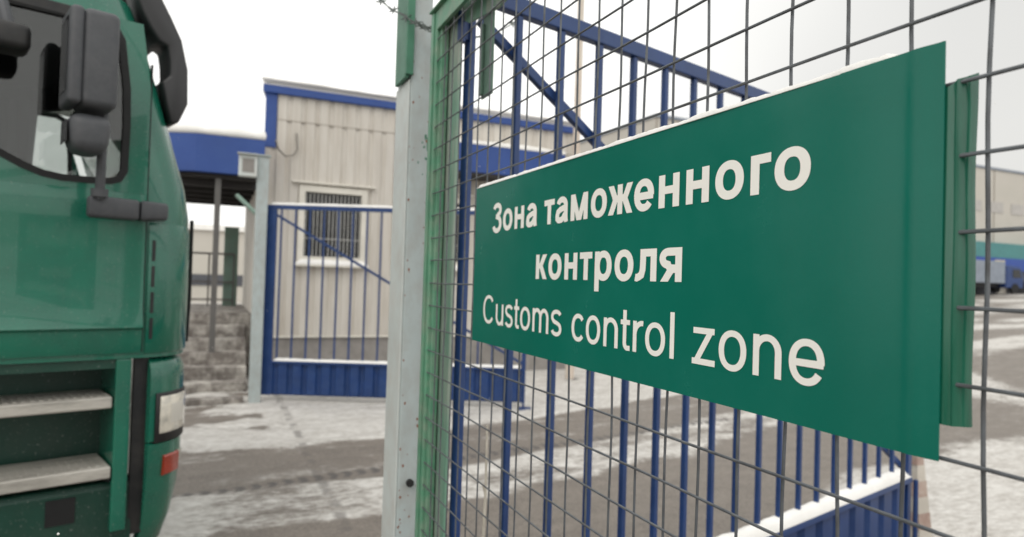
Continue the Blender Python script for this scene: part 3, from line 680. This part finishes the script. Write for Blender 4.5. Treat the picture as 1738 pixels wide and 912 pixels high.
# sun visor with the front mirror hanging from its end
vp = [(-.33, 3.03), (-.283, 2.904), (-.24, 2.828), (-.204, 2.773), (-.162, 2.759), (-.151, 2.687), (-.146, 2.614), (-.185, 2.575), (-.159, 2.461), (-.134, 2.37), (-.096, 2.383), (-.07, 2.448), (-.055, 2.488), (-.061, 2.664), (-.095, 2.807), (-.149, 2.913), (-.193, 2.99), (-.26, 3.10), (-.36, 3.10)]
mb = MB(); mb.prism(vp, .10, .30, 'y'); mb.build('front_mirror', M['visor'], tk, bevel=.014, smooth=True, ang=50)
mb = MB(); mb.prism([(-.36, 3.03), (-.12, 2.86), (-.10, 2.875), (-.30, 3.08)], .32, TW-.2, 'y'); mb.build('sun_visor', M['visor'], tk, bevel=.006)
# running gear out of the picture
def wheel(x, y0, y1):
    mb = MB(); n_ = 40; P = [(x+.5*math.cos(2*PI*k/n_), .5+.5*math.sin(2*PI*k/n_)) for k in range(n_)]; mb.prism(P, y0, y1, 'y'); wh_ = mb.build('wheel', M['rubber'], tk, bevel=.03, smooth=True)
    mb = MB(); P = [(x+.29*math.cos(2*PI*k/n_), .5+.29*math.sin(2*PI*k/n_)) for k in range(n_)]; mb.prism(P, y0-.004, y1+.004, 'y'); mb.build('rim', M['post_grey'], wh_, bevel=.02)
for x in (-1.42, -5.0):
    wheel(x, .06, .36); wheel(x, TW-.36, TW-.06)
MB().box(-6.2, -.4, .75, 1.0, .75, 1.0).build('frame_rail', M['black'], tk)
MB().box(-6.2, -.4, TW-1.0, TW-.75, .75, 1.0).build('frame_rail', M['black'], tk)
MB().box(-3.4, -2.4, .08, .66, .45, 1.0).build('fuel_tank', M['alu'], tk, bevel=.06)

# ------------------------------------------------------------------ blue gate leaves
def gate_leaf(loc, rz, label, stile_w):
    g = empty('gate_leaf', loc, rz, label, 'gate', 'blue gate leaves')
    W = 3.335; B = M['gate_blue']
    MB().box(-.053, W+.03, -.018, .018, 2.468, 2.522).build('top_rail', B, g, bevel=.004)
    MB().box(-.045, -.045+stile_w, -.016, .016, .08, 2.4665).build('stile', B, g, bevel=.004)
    MB().box(W-.035, W+.02, -.02, .02, .08, 2.4665).build('stile', B, g, bevel=.004)
    for k in range(1, 18):
        x = -.033+.1845*k
        if x < -.045+stile_w+.02: continue
        MB().box(x-.011, x+.011, -.011, .011, .522, 2.467).build('bar', B, g, bevel=.003)
    MB().box(-.045+stile_w, W-.036, -.045, .045, .49, .521).build('ledge', B, g, bevel=.004)
    v_, f_ = corr_x(-.045+stile_w, W-.036, .1, .489, -.018, pitch=.185, dep=.03); MB().add(v_, f_).build('kick_panel', B, g)
    MB().box(-.045+stile_w, W-.036, .016, .032, .08, .12).build('bottom_rail', B, g)
    mb = MB(); mb.bar((.02, .03, 2.43), (W-.0, .03, .56), .022, .032); mb.build('brace', B, g, bevel=.003)
    for z0 in (.3, 2.33):
        mb = MB(); mb.tube([(-.065, 0, z0), (-.065, 0, z0+.09)], .013, 12); mb.box(-.065, -.043, -.008, .008, z0+.01, z0+.1); mb.build('hinge', M['gate_blue'], g, smooth=True)
    mb = MB(); mb.tube([(W-.0, -.05, .02), (W, -.05, .5)], .014, 8); mb.box(W-.06, W+.1, -.09, -.0, .0, .03); mb.build('drop_bolt', B, g)
    return g
rzA = math.atan2(.86, 3.166); rzB = math.atan2(-1.33, 2.92)
gA = gate_leaf((.71, 1.87, 0), rzA, 'open blue gate leaf of vertical bars close behind the mesh', .022)
gB = gate_leaf((.66, 9.13, 0), rzB, 'open blue gate leaf in front of the guard house window', .14)
def gpt(g, rz, x, y, z):
    c_, s_ = math.cos(rz), math.sin(rz); return (g.location.x+c_*x-s_*y, g.location.y+s_*x+c_*y, z)
def gdir(rz, d): return (-math.sin(rz)*d, math.cos(rz)*d, 0)
snow_strip('ledge_snow', (gpt(gA, rzA, .02, -.043, .523), gpt(gA, rzA, 3.29, -.043, .523)), gdir(rzA, .086), .05, 'snow on the lower ledge of the near blue gate leaf', 21)
snow_strip('ledge_snow', (gpt(gB, rzB, .12, -.043, .523), gpt(gB, rzB, 3.29, -.043, .523)), gdir(rzB, .086), .03, 'snow on the lower ledge of the far blue gate leaf', 23)
snow_strip('rail_snow', (gpt(gB, rzB, .0, -.017, 2.524), gpt(gB, rzB, 3.33, -.017, 2.524)), gdir(rzB, .034), .03, 'snow line on the top rail of the far blue gate leaf', 25)

# far hinge post with flood lamp
hp = empty('hinge_post', (.55, 9.08, 0), 0, 'pale grey gate post carrying a lamp before the guard house', 'post', 'grey gate posts')
MB().box(-.07, .07, -.06, .06, -.05, 3.12).build('post', M['post_grey'], hp, bevel=.008)
MB().box(-.09, .09, -.08, .08, 3.122, 3.14).build('cap_plate', M['post_grey'], hp)
fl = empty('flood_lamp', (.42, 9.0, 2.86), 0, 'square grey flood lamp fixed high on the far gate post', 'lamp')
MB().box(-.16, .055, -.06, .06, -.02, .25).build('housing', M['post_light'], fl, bevel=.012)
MB().box(-.12, .02, -.066, -.0605, .03, .2).build('lens', M['plinth'], fl)
MB().box(-.18, .06, -.12, -.0, .252, .262).build('visor', M['post_light'], fl)

# striped marker post
mk = empty('marker_post', (4.115, 2.80, 0), 0, 'faded red and white striped post at the end of the near gate', 'post')
for k in range(7):
    z0 = -.03+.098*k; a0 = .07-.006*k; a1 = .07-.006*(k+1)
    mb = MB(); v8 = [(sx*a-.005*k, sy*a, z) for a, z in ((a0, z0), (a1, z0+.098)) for sx, sy in ((-1, -1), (1, -1), (1, 1), (-1, 1))]
    mb.add(v8, [(0, 3, 2, 1), (4, 5, 6, 7), (0, 1, 5, 4), (1, 2, 6, 5), (2, 3, 7, 6), (3, 0, 4, 7)])
    mb.build('stripe', M['stripe_white' if k % 2 else 'stripe_red'], mk)

# ------------------------------------------------------------------ near posts and mesh fence along x = .6
gp = empty('gate_post', (.6, 2.23, 0), 0, 'big grey steel post with green channel at the mesh fence end', 'post', 'grey gate posts')
MB().box(.0, .072, .0, .178, -.05, 3.05).build('post', M['post_grey'], gp, bevel=.006)
MB().box(-.006, -.001, .004, .174, -.05, 2.312).build('side_plate', M['post_light'], gp, bevel=.001)
ch = MB(); ch.box(-.022, -.007, -.004, .135, 2.317, 3.05); ch.box(-.022, .004, -.016, -.0045, 2.325, 3.05); ch.build('green_channel', M['frame_green_dark'], gp, bevel=.002)
mb = MB(); mb.tube([(.042, .005, .932), (.042, -.014, .932)], .013, 10); mb.tube([(.042, -.014, .932), (.042, -.024, .932)], .008, 8); mb.build('bolt', M['black'], gp)
mb = MB()
for k in range(46):
    z = random.uniform(.4, 2.4); y = 0.0; x = random.choice([random.uniform(.004, .018), random.uniform(.0, .07)]); r = random.uniform(.001, .0032)
    P = [(x+r*(1+.4*random.random())*math.cos(2*PI*q/7), z+1.5*r*(1+.4*random.random())*math.sin(2*PI*q/7)) for q in range(7)]
    P = [(max(.001, min(.071, px_)), pz_) for px_, pz_ in P]
    mb.prism(P, -.0006, .0005, 'y')
mb.build('rust_spots', M['rust'], gp)
mb = MB()
for cx, cz, rx, rz_ in ((.060, 2.12, .007, .010), (.055, 2.085, .004, .006), (.066, 2.095, .004, .022), (.048, 2.10, .003, .004), (.062, 2.045, .005, .005), (.035, 2.03, .003, .006), (.052, 1.99, .002, .003)):
    P = [(min(.071, cx+rx*random.uniform(.5, 1.2)*math.cos(2*PI*q/11)), cz+rz_*random.uniform(.5, 1.2)*math.sin(2*PI*q/11)) for q in range(11)]
    mb.prism(P, -.0005, .0005, 'y')
mb.build('paint_smears', M['frame_green_dark'], gp)

mf = empty('mesh_fence', (.6, 1.0, 0), 0, 'welded wire mesh fence panel in a green frame beside the customs sign', 'fence')
V = lambda x, y, z: (x-.6, y-1.0, z)
wm = MB(); random.seed(3)
ks = range(-18, 22)
zk = [1.483+.0675*k for k in range(-20, 15)]
for k in ks:
    y0 = .356+.0727*k
    ph = random.uniform(0, 6); am = random.uniform(.0006, .0022)
    pts = [V(.608, y0+am*math.sin(z*9+ph)+.0012*math.sin(z*23+2*ph), z) for z in [zk[0]+.05*i for i in range(int((zk[-1]-zk[0])/.05)+1)]]
    wm.tube(pts, .002, 7)
for z0 in zk:
    ph = random.uniform(0, 6); am = random.uniform(.0004, .0012)
    pts = [V(.603, -1.0+.08*i, z0+am*math.sin(i*.9+ph)) for i in range(int(2.945/.08)+1)]+[V(.603, 1.945, z0)]
    wm.tube(pts, .002, 7)
wm.build('wire_mesh', M['wire'], mf, smooth=True)
fr = MB()
fr.box(.0, .03, .948, .998, .03, 2.45)            # near face of the angle at the post end
fr.box(.010, .034, .928, .9475, .03, 2.445)
fr.build('frame_upright', M['frame_green'], mf, bevel=.003)
lp = MB(); lp.box(-.004, -.0005, .968, .994, .03, 2.452); lp.build('frame_lip', M['frame_green'], mf, bevel=.001)
rl = MB(); rl.box(.0, .012, -2.0, .947, 2.39, 2.45); rl.box(-.012, .03, -2.0, .998, 2.452, 2.458); rl.build('top_rail', M['frame_green'], mf, bevel=.002)
MB().box(-.016, .03, -2.0, .929, .06, .12).build('bottom_rail', M['frame_green'], mf, bevel=.002)
MB().box(-.016, .03, -2.06, -2.001, .03, 2.458).build('frame_upright', M['frame_green'], mf, bevel=.002)

bp_ = empty('board_post', (.66, 1.95, 0), 0, 'weathered green flat post behind the end of the wire mesh', 'post')
mb = MB(); mb.box(-.022, -.012, -.102, .10, -.05, 2.75); mb.box(-.03, -.0225, -.0, .02, -.05, 2.75)
mb.build('board', M['board_green'], bp_, bevel=.004)
mb = MB(); mb.prism([(-.05, 2.6), (-.05, 2.40), (-.1, 2.395), (-.15, 2.37), (-.37, 2.335), (-.42, 2.34), (-.42, 2.6)], -.0115, -.004, 'x'); mb.build('gusset_plate', M['board_green'], bp_, bevel=.001)
mb = MB(); mb.box(-.003, .003, -.318, -.244, 2.126, 2.6); mb.box(-.012, -.0035, -.262, -.244, 2.135, 2.33); mb.build('hanging_strap', M['strap'], bp_, bevel=.002)

# razor wire along the top
rw = MB(); ctrl = [(-.2, 2.72, 3.35), (.25, 2.60, 2.98), (.43, 2.50, 2.76), (.53, 2.42, 2.64), (.585, 2.19, 2.50), (.63, 2.165, 2.475), (.70, 2.15, 2.46), (.78, 2.2, 2.47), (1.1, 2.4, 2.7), (1.5, 2.7, 3.3)]
pts = []
for i in range(len(ctrl)-1):
    p0, p1, p2, p3 = [Vector(ctrl[max(0, min(len(ctrl)-1, i+q))]) for q in (-1, 0, 1, 2)]
    for k in range(10):
        t = k/10; pts.append(.5*((2*p1)+(p2-p0)*t+(2*p0-5*p1+4*p2-p3)*t*t+(3*p1-p0-3*p2+p3)*t**3))
for off in ((0, 0), (.004, .003)):
    rw.tube([p+Vector((off[1]*math.sin(i*.9), off[0]*math.cos(i*.9), off[0]*math.sin(i*.9))) for i, p in enumerate(pts)], .0022, 5)
for i in range(2, len(pts)-1, 4):
    p = pts[i]; d = (pts[i+1]-pts[i-1]).normalized(); u = d.cross(Vector((0, 0, 1))).normalized(); q = d.cross(u)
    for s_ in (-1, 1):
        for e in (-1, 1):
            tip = p+d*.020*e+(u*.5+q*.85)*s_*.017; nn = d.cross(u+q).normalized()*.001
            A_, B_ = p+d*.006*e, p+(u*.5+q*.85)*s_*.007
            rw.add([A_-nn, B_-nn, tip-nn, A_+nn, B_+nn, tip+nn], [(0, 1, 2), (5, 4, 3), (0, 3, 4, 1), (1, 4, 5, 2), (2, 5, 3, 0)])
tag(rw.build('razor_wire', M['steel'], None), 'twisted barbed wire strand strung across the top of the grey post', 'barbed wire')

st_ = MB(); st_.tube([(.632, 1.535, -.03), (.635, 1.53, .5), (.630, 1.533, .9), (.633, 1.526, 1.1), (.630, 1.522, 1.275)], [.005, .0045, .004, .0035, .0025], 7)
st_.tube([(.633, 1.526, 1.1), (.628, 1.535, 1.13)], .0025, 5)
tag(st_.build('dry_stalk', M['stalk'], None, smooth=True), 'thin pale dry stalk standing behind the mesh', 'stalk')

# ------------------------------------------------------------------ customs sign
sg = empty('customs_sign', (.5975, .975, 1.67), 0, 'green customs control zone sign in Russian and English on the mesh', 'sign')
SL = 1.172
def sheet_x(u, z):
    """local x of the sheet face; bends back at its near end, faint waves in the tin"""
    e = max(0, u-1.03); b_ = max(0, u-1.128)
    return -.0035*sst(1.0, 1.12, u)-.0016*sst(1.136, 1.146, u)+.0026*sst(1.146, 1.168, u)+.0012*math.sin(u*7+z*5)*sst(.95, 1.1, u)+.0006*math.sin(u*17)
ZT, ZB = .189, -.189
us = [SL*i/90 for i in range(84)]+[SL*(84+.5*i)/90 for i in range(13)]
zs = [ZB+(ZT-ZB)*j/14 for j in range(15)]
pm = MB(); vs = []; m_ = len(us)
for side in (0, 1):
    for z in zs:
        for u in us: vs.append((sheet_x(u, z)+side*.0014, .585-u, z))
fs = []; K = m_*len(zs)
for j in range(len(zs)-1):
    for i in range(m_-1):
        q = (j*m_+i, j*m_+i+1, (j+1)*m_+i+1, (j+1)*m_+i); fs += [q, tuple(k+K for k in q[::-1])]
for i in range(m_-1):
    for j in (0, len(zs)-1): fs.append((j*m_+i, j*m_+i+1, j*m_+i+1+K, j*m_+i+K))
for j in range(len(zs)-1):
    for i in (0, m_-1): fs.append((j*m_+i, (j+1)*m_+i, (j+1)*m_+i+K, j*m_+i+K))
pm.add(vs, fs); pm.build('panel', M['sign_green'], sg, smooth=True, ang=50)
MB().box(.0016, .0066, -.545, .583, ZT-.004, ZT-.0005).build('top_fold', M['sign_green'], sg)
MB().box(.0016, .0066, -.545, .583, ZB+.0005, ZB+.004).build('bottom_fold', M['sign_green'], sg)
# curled film flange sticking out behind the near end
fl_ = MB(); prof = [(.0018, -.583), (.0012, -.5915), (.0020, -.5945), (.0012, -.5965), (.0075, -.600), (.012, -.6035), (.017, -.604)]
vs = []; fs = []
nz_ = 20
for j in range(nz_+1):
    z = -.156+.302*j/nz_
    for k, (x, y) in enumerate(prof):
        wob = .0006*math.sin(j*.55+k*.5)*(k/6)
        vs.append((x+wob*.6, y-wob, z+(.002*k if j == nz_ else 0)))
kk = len(prof)
for j in range(nz_):
    for k in range(kk-1): fs.append((j*kk+k, j*kk+k+1, (j+1)*kk+k+1, (j+1)*kk+k))
Kf = len(vs); vs += [(x+.0008, y-.0005, z) for x, y, z in vs]; fs += [tuple(i+Kf for i in f[::-1]) for f in fs]
for j in range(nz_):
    for k in (0, kk-1): fs.append((j*kk+k, (j+1)*kk+k, (j+1)*kk+k+Kf, j*kk+k+Kf))
for k in range(kk-1):
    for j in (0, nz_): fs.append((j*kk+k, j*kk+k+1, j*kk+k+1+Kf, j*kk+k+Kf))
fl_.add(vs, fs); fl_.build('curled_flange', M['sign_edge'], sg, smooth=True, ang=40)

# lettering: every letter is drawn with a broad pen (pen width 2a across, 2b up and down, x-height = 1)
def arc(cx, cy, rx, ry, d0, d1, n_=26, e=.92):
    r_ = []
    for k in range(n_+1):
        t = math.radians(d0+(d1-d0)*k/n_); c_, s_ = math.cos(t), math.sin(t)
        r_.append((cx+rx*math.copysign(abs(c_)**e, c_), cy+ry*math.copysign(abs(s_)**e, s_)))
    return r_

def glyph(ch, a, b):
    """returns (width, left bearing, right bearing, strokes); a stroke is (points, ymin, ymax)"""
    o = .02; st = .15; rd = .085; fl_ = .03
    full = lambda W, **k: (arc(W/2, .5, W/2-a, .5+o-b, 0, 360, 48), -9, 9)
    if ch in 'оo': W = 1.05 if a > .1 else .95; return W, rd, rd, [full(W)]
    if ch == 'н': W = .95; return W, st, st, [([(a, 0), (a, 1)], 0, 1), ([(W-a, 0), (W-a, 1)], 0, 1), ([(a, .53), (W-a, .53)], 0, 1)]
    if ch == 'т': W = .86; return W, fl_, fl_, [([(W/2, 0), (W/2, 1)], 0, 1), ([(0, 1-b), (W, 1-b)], 0, 1)]
    if ch == 'г': W = .66; return W, st, fl_, [([(a, 0), (a, 1)], 0, 1), ([(a, 1-b), (W, 1-b)], 0, 1)]
    if ch == 'м':
        W = 1.22; return W, st, st, [([(a*.92, 0), (a*.92, 1)], 0, 1), ([(W-a*.92, 0), (W-a*.92, 1)], 0, 1), ([(a*.75, 1.12), (W/2+.03, -.12)], 0, 1), ([(W-a*.75, 1.12), (W/2-.03, -.12)], 0, 1)]
    if ch == 'ж':
        W = 1.42; h_ = W/2
        return W, .0, .0, [([(h_, 0), (h_, 1)], 0, 1), ([(h_, .53), (h_-.3, .53)], 0, 1), ([(h_, .53), (h_+.3, .53)], 0, 1),
            ([(h_-.24, .46), (.10, 1.10)], 0, 1), ([(h_+.24, .46), (W-.10, 1.10)], 0, 1), ([(h_-.22, .60), (.08, -.14)], 0, 1), ([(h_+.22, .60), (W-.08, -.14)], 0, 1)]
    if ch in 'еe':
        W = 1.02 if a > .1 else .95
        return W, rd, rd, [(arc(W/2, .5, W/2-a, .5+o-b, -8, -8, 1)[:0]+arc(W/2, .5, W/2-a, .5+o-b, -3, 322 if a > .1 else 328, 46), -9, 9), ([(a*.9, .5-b*.25), (W-a*.25, .5-b*.25)], 0, 1)]
    if ch == 'c': W = .89; return W, rd, rd*.6, [(arc(W/2+.03, .5, W/2-a+.03, .5+o-b, 40, 320, 40), -9, 9)]
    if ch == 'C': W = 1.34; return W, .09, .09, [(arc(W/2, .69, W/2-a, .69+o-b, 38, 322, 48), -9, 9)]
    if ch == 'З':
        W = 1.04; t = 1.38
        return W, .05, .08, [(arc(.50, 1.045, .36-.0, .335+o-b, 165, -90, 36), -9, 9), (arc(.49, .375, .545-a, .375+o-b*.6, 90, -163, 40), -9, 9), ([(.36, .735), (.53, .735)], 0, 2)]
    if ch == 'а':
        W = 1.0; x = W-a-.05
        return W, .07, .06, [(arc(.50, .64, x-.50, .36+o-b, 160, 0, 24)+[(x, .5), (x, .22), (x+.05, .0)], 0, 9),
            ([(x, .585), (.55, .55), (.34, .50), (.19, .42), (a, .29), (.155, .165), (.24, .105), (.36, b-o), (.50, .115), (.60, .17), (.67, .25), (x, .36)], -9, 9)]
    if ch == 'к':
        W = .97; return W, st, .02, [([(a, 0), (a, 1)], 0, 1), ([(a, .54), (.42, .54)], 0, 1), ([(.36, .46), (W-.12, 1.12)], 0, 1), ([(.38, .62), (W-.10, -.14)], 0, 1)]
    if ch == 'р':
        W = 1.06; return W, st, rd, [([(a, -.39), (a, 1)], -.39, 1), (arc(W/2+.02, .5, W/2-a-.02, .5+o-b, 0, 360, 48), -9, 9)]
    if ch == 'л':
        W = 1.06; return W, .02, st, [([(W-a, 0), (W-a, 1)], 0, 1), ([(.25, 1-b), (W-a, 1-b)], 0, 1), ([(.25+a, 1.0), (.25+a, .62), (.25+a*.9, .36), (.25+a*.5, .2), (.20, b+.02), (.09, b-.015), (.0, b)], -9, 1)]
    if ch == 'я':
        W = .98; return W, .02, st, [([(W-a, 0), (W-a, 1)], 0, 1), ([(W-a, 1-b), (.46, 1-b)]+arc(.40, .69, .40-a+.03, .31-b, 95, 265, 20)+[(.46, .38+b*.0), (W-a, .38)], -9, 1), ([(.60, .46), (.08, -.14)], 0, 1)]
    if ch == 'u':
        W = .88; return W, .12, .12, [([(a, 1), (a, .42)]+arc(W/2, .40, W/2-a, .42-b, 180, 360, 24, 1)+[(W-a, .42), (W-a, 1)], -9, 1), ([(W-a, 0), (W-a, 1)], 0, 1)]
    if ch == 'n':
        W = .86; return W, .13, .12, [([(a, 0), (a, 1)], 0, 1), ([(a, .55)]+arc(W/2, .60, W/2-a, .42-b, 180, 0, 24, 1)+[(W-a, .55), (W-a, 0)], 0, 9)]
    if ch == 'm':
        W = 1.38; h_ = (W-2*a)/2; r_ = h_/2
        return W, .13, .12, [([(a, 0), (a, 1)], 0, 1), ([(a, .6)]+arc(a+r_, .62, r_, .40-b, 180, 0, 20, 1)+[(a+h_, .55), (a+h_, 0)], 0, 9), ([(a+h_, .6)]+arc(a+3*r_, .62, r_, .40-b, 180, 0, 20, 1)+[(a+2*h_, .55), (a+2*h_, 0)], 0, 9)]
    if ch == 'r': W = .55; return W, .13, .0, [([(a, 0), (a, 1)], 0, 1), ([(a, .5)]+arc(.47, .56, .47-a, .46-b, 180, 82, 16, 1), 0, 9)]
    if ch == 'l': return 2*a, .13, .13, [([(a, 0), (a, 1.38)], 0, 1.38)]
    if ch == 't':
        W = .52; return W, .03, .03, [([(.13+a, 1.34), (.13+a, .3)]+arc(.13+a+.15, .24, .15, .25-b, 180, 275, 12, 1)+[(W, b+.0)], -9, 1.32), ([(0, 1-b), (W-.01, 1-b)], 0, 1)]
    if ch == 'z': W = .88; return W, .04, .05, [([(.04, 1-b), (W-.03, 1-b)], 0, 1), ([(0, b), (W, b)], 0, 1), ([(W-.0-a*1.3, 1.0-b*.3), (a*1.3, b*.3)], 0, 1)]
    if ch == 's':
        W = .9
        return W, .06, .06, [(arc(.45, .745, .325, .255+o-b*.8, 22, 200, 22)+[(.16, .645), (.24, .57), (.36, .535), (.52, .495), (.66, .45), (.755, .36)]+arc(.45, .27, .355-.03, .27+o-b*.9, 8, -162, 22), -9, 9)]

def word(txt, u0, u1, base, xh, a, b):
    """one word of lettering laid on the sheet: u0..u1 wide, baseline and x-height in world metres"""
    x = 0; polys = []; lay = 0; first = True
    for ch in txt:
        W, lb, rb, strokes = glyph(ch, a, b)
        if not first: x += lb
        first = False
        for pts, y0, y1 in strokes:
            pts = [p for k, p in enumerate(pts) if k == 0 or math.dist(p, pts[k-1]) > 1e-4]
            closed = math.dist(pts[0], pts[-1]) < 1e-3; L_ = []; R_ = []; n_ = len(pts)
            for k in range(n_):
                if closed: p, q = pts[(k-1) % (n_-1)], pts[(k+1) % (n_-1)] if k < n_-1 else pts[1]
                else: p, q = pts[max(0, k-1)], pts[min(n_-1, k+1)]
                tx, ty = q[0]-p[0], q[1]-p[1]; d = math.hypot(tx, ty)
                nx_, ny_ = -ty/d*a, tx/d*b
                if not closed and 0 < k < n_-1:
                    e0 = (pts[k][0]-pts[k-1][0], pts[k][1]-pts[k-1][1]); e1 = (pts[k+1][0]-pts[k][0], pts[k+1][1]-pts[k][1])
                    cs = (e0[0]*e1[0]+e0[1]*e1[1])/(math.hypot(*e0)*math.hypot(*e1)); f_ = 1/max(.6, math.sqrt((1+max(-1, min(1, cs)))/2)); nx_ *= f_; ny_ *= f_
                L_.append((pts[k][0]+nx_, pts[k][1]+ny_)); R_.append((pts[k][0]-nx_, pts[k][1]-ny_))
            for k in range(n_-1):
                poly = [L_[k], R_[k], R_[k+1], L_[k+1]]
                for lim, sg_ in ((y0, 1), (y1, -1)):
                    outp = []
                    for m0 in range(len(poly)):
                        P, Q = poly[m0], poly[(m0+1) % len(poly)]; ip, iq = (P[1]-lim)*sg_ >= 0, (Q[1]-lim)*sg_ >= 0
                        if ip: outp.append(P)
                        if ip != iq: t = (lim-P[1])/(Q[1]-P[1]); outp.append((P[0]+t*(Q[0]-P[0]), lim))
                    poly = outp
                    if not poly: break
                if len(poly) > 2: polys.append(([(p[0]+x, p[1]) for p in poly], lay))
            lay = (lay+1) % 12
        x += W+rb
    x0 = min(p[0] for P, _ in polys for p in P); x1 = max(p[0] for P, _ in polys for p in P); sx = (u1-u0)/(x1-x0)
    mb = MB()
    for P, ly in polys:
        vs_ = []
        for px_, py_ in P:
            u = u0+(px_-x0)*sx; z = base-1.67+py_*xh
            vs_.append((sheet_x(u, z)-.0005-.00003*ly, .585-u, z))
        mb.add(vs_, [tuple(range(len(vs_)))])
    me = bpy.data.meshes.new('lettering'); me.from_pydata(mb.v, [], mb.f); me.materials.append(M['letter'])
    o_ = bpy.data.objects.new('lettering', me); C.objects.link(o_); o_.parent = sg
    return o_
word('Зона', .1113, .3484, 1.7436, .0478, .146, .118)
word('таможенного', .3792, 1.0258, 1.7436, .0482, .146, .118)
word('контроля', .3498, .8081, 1.6363, .0488, .146, .118)
word('Customs', .0700, .4636, 1.5300, .0472, .096, .082)
word('control', .5014, .7955, 1.5275, .0476, .096, .082)
word('zone', .8338, 1.0504, 1.5268, .0492, .096, .082)
snow_strip('sign_snow', ((.597, 1.555, 1.8585), (.597, .437, 1.8585)), (.02, 0, 0), .0088, 'thin crust of snow along the top edge of the sign', 31, step=.006, lip=.0008, wob=.38)

fk = MB(); random.seed(11)
for k in range(130):
    c_ = Vector((random.uniform(-2.5, 3.5), random.uniform(.9, 7), random.uniform(.3, 3.6))); r = random.uniform(.0012, .003)
    P = [c_+Vector(d)*r*random.uniform(.7, 1.2) for d in ((1, 0, 0), (-1, 0, 0), (0, 1, 0), (0, -1, 0), (0, 0, 1), (0, 0, -1))]
    fk.add(P, [(0, 2, 4), (2, 1, 4), (1, 3, 4), (3, 0, 4), (2, 0, 5), (1, 2, 5), (3, 1, 5), (0, 3, 5)])
tag(fk.build('falling_snow', M['snow'], None), 'sparse snowflakes drifting in the air over the yard', 'snowflakes', None, 'stuff')
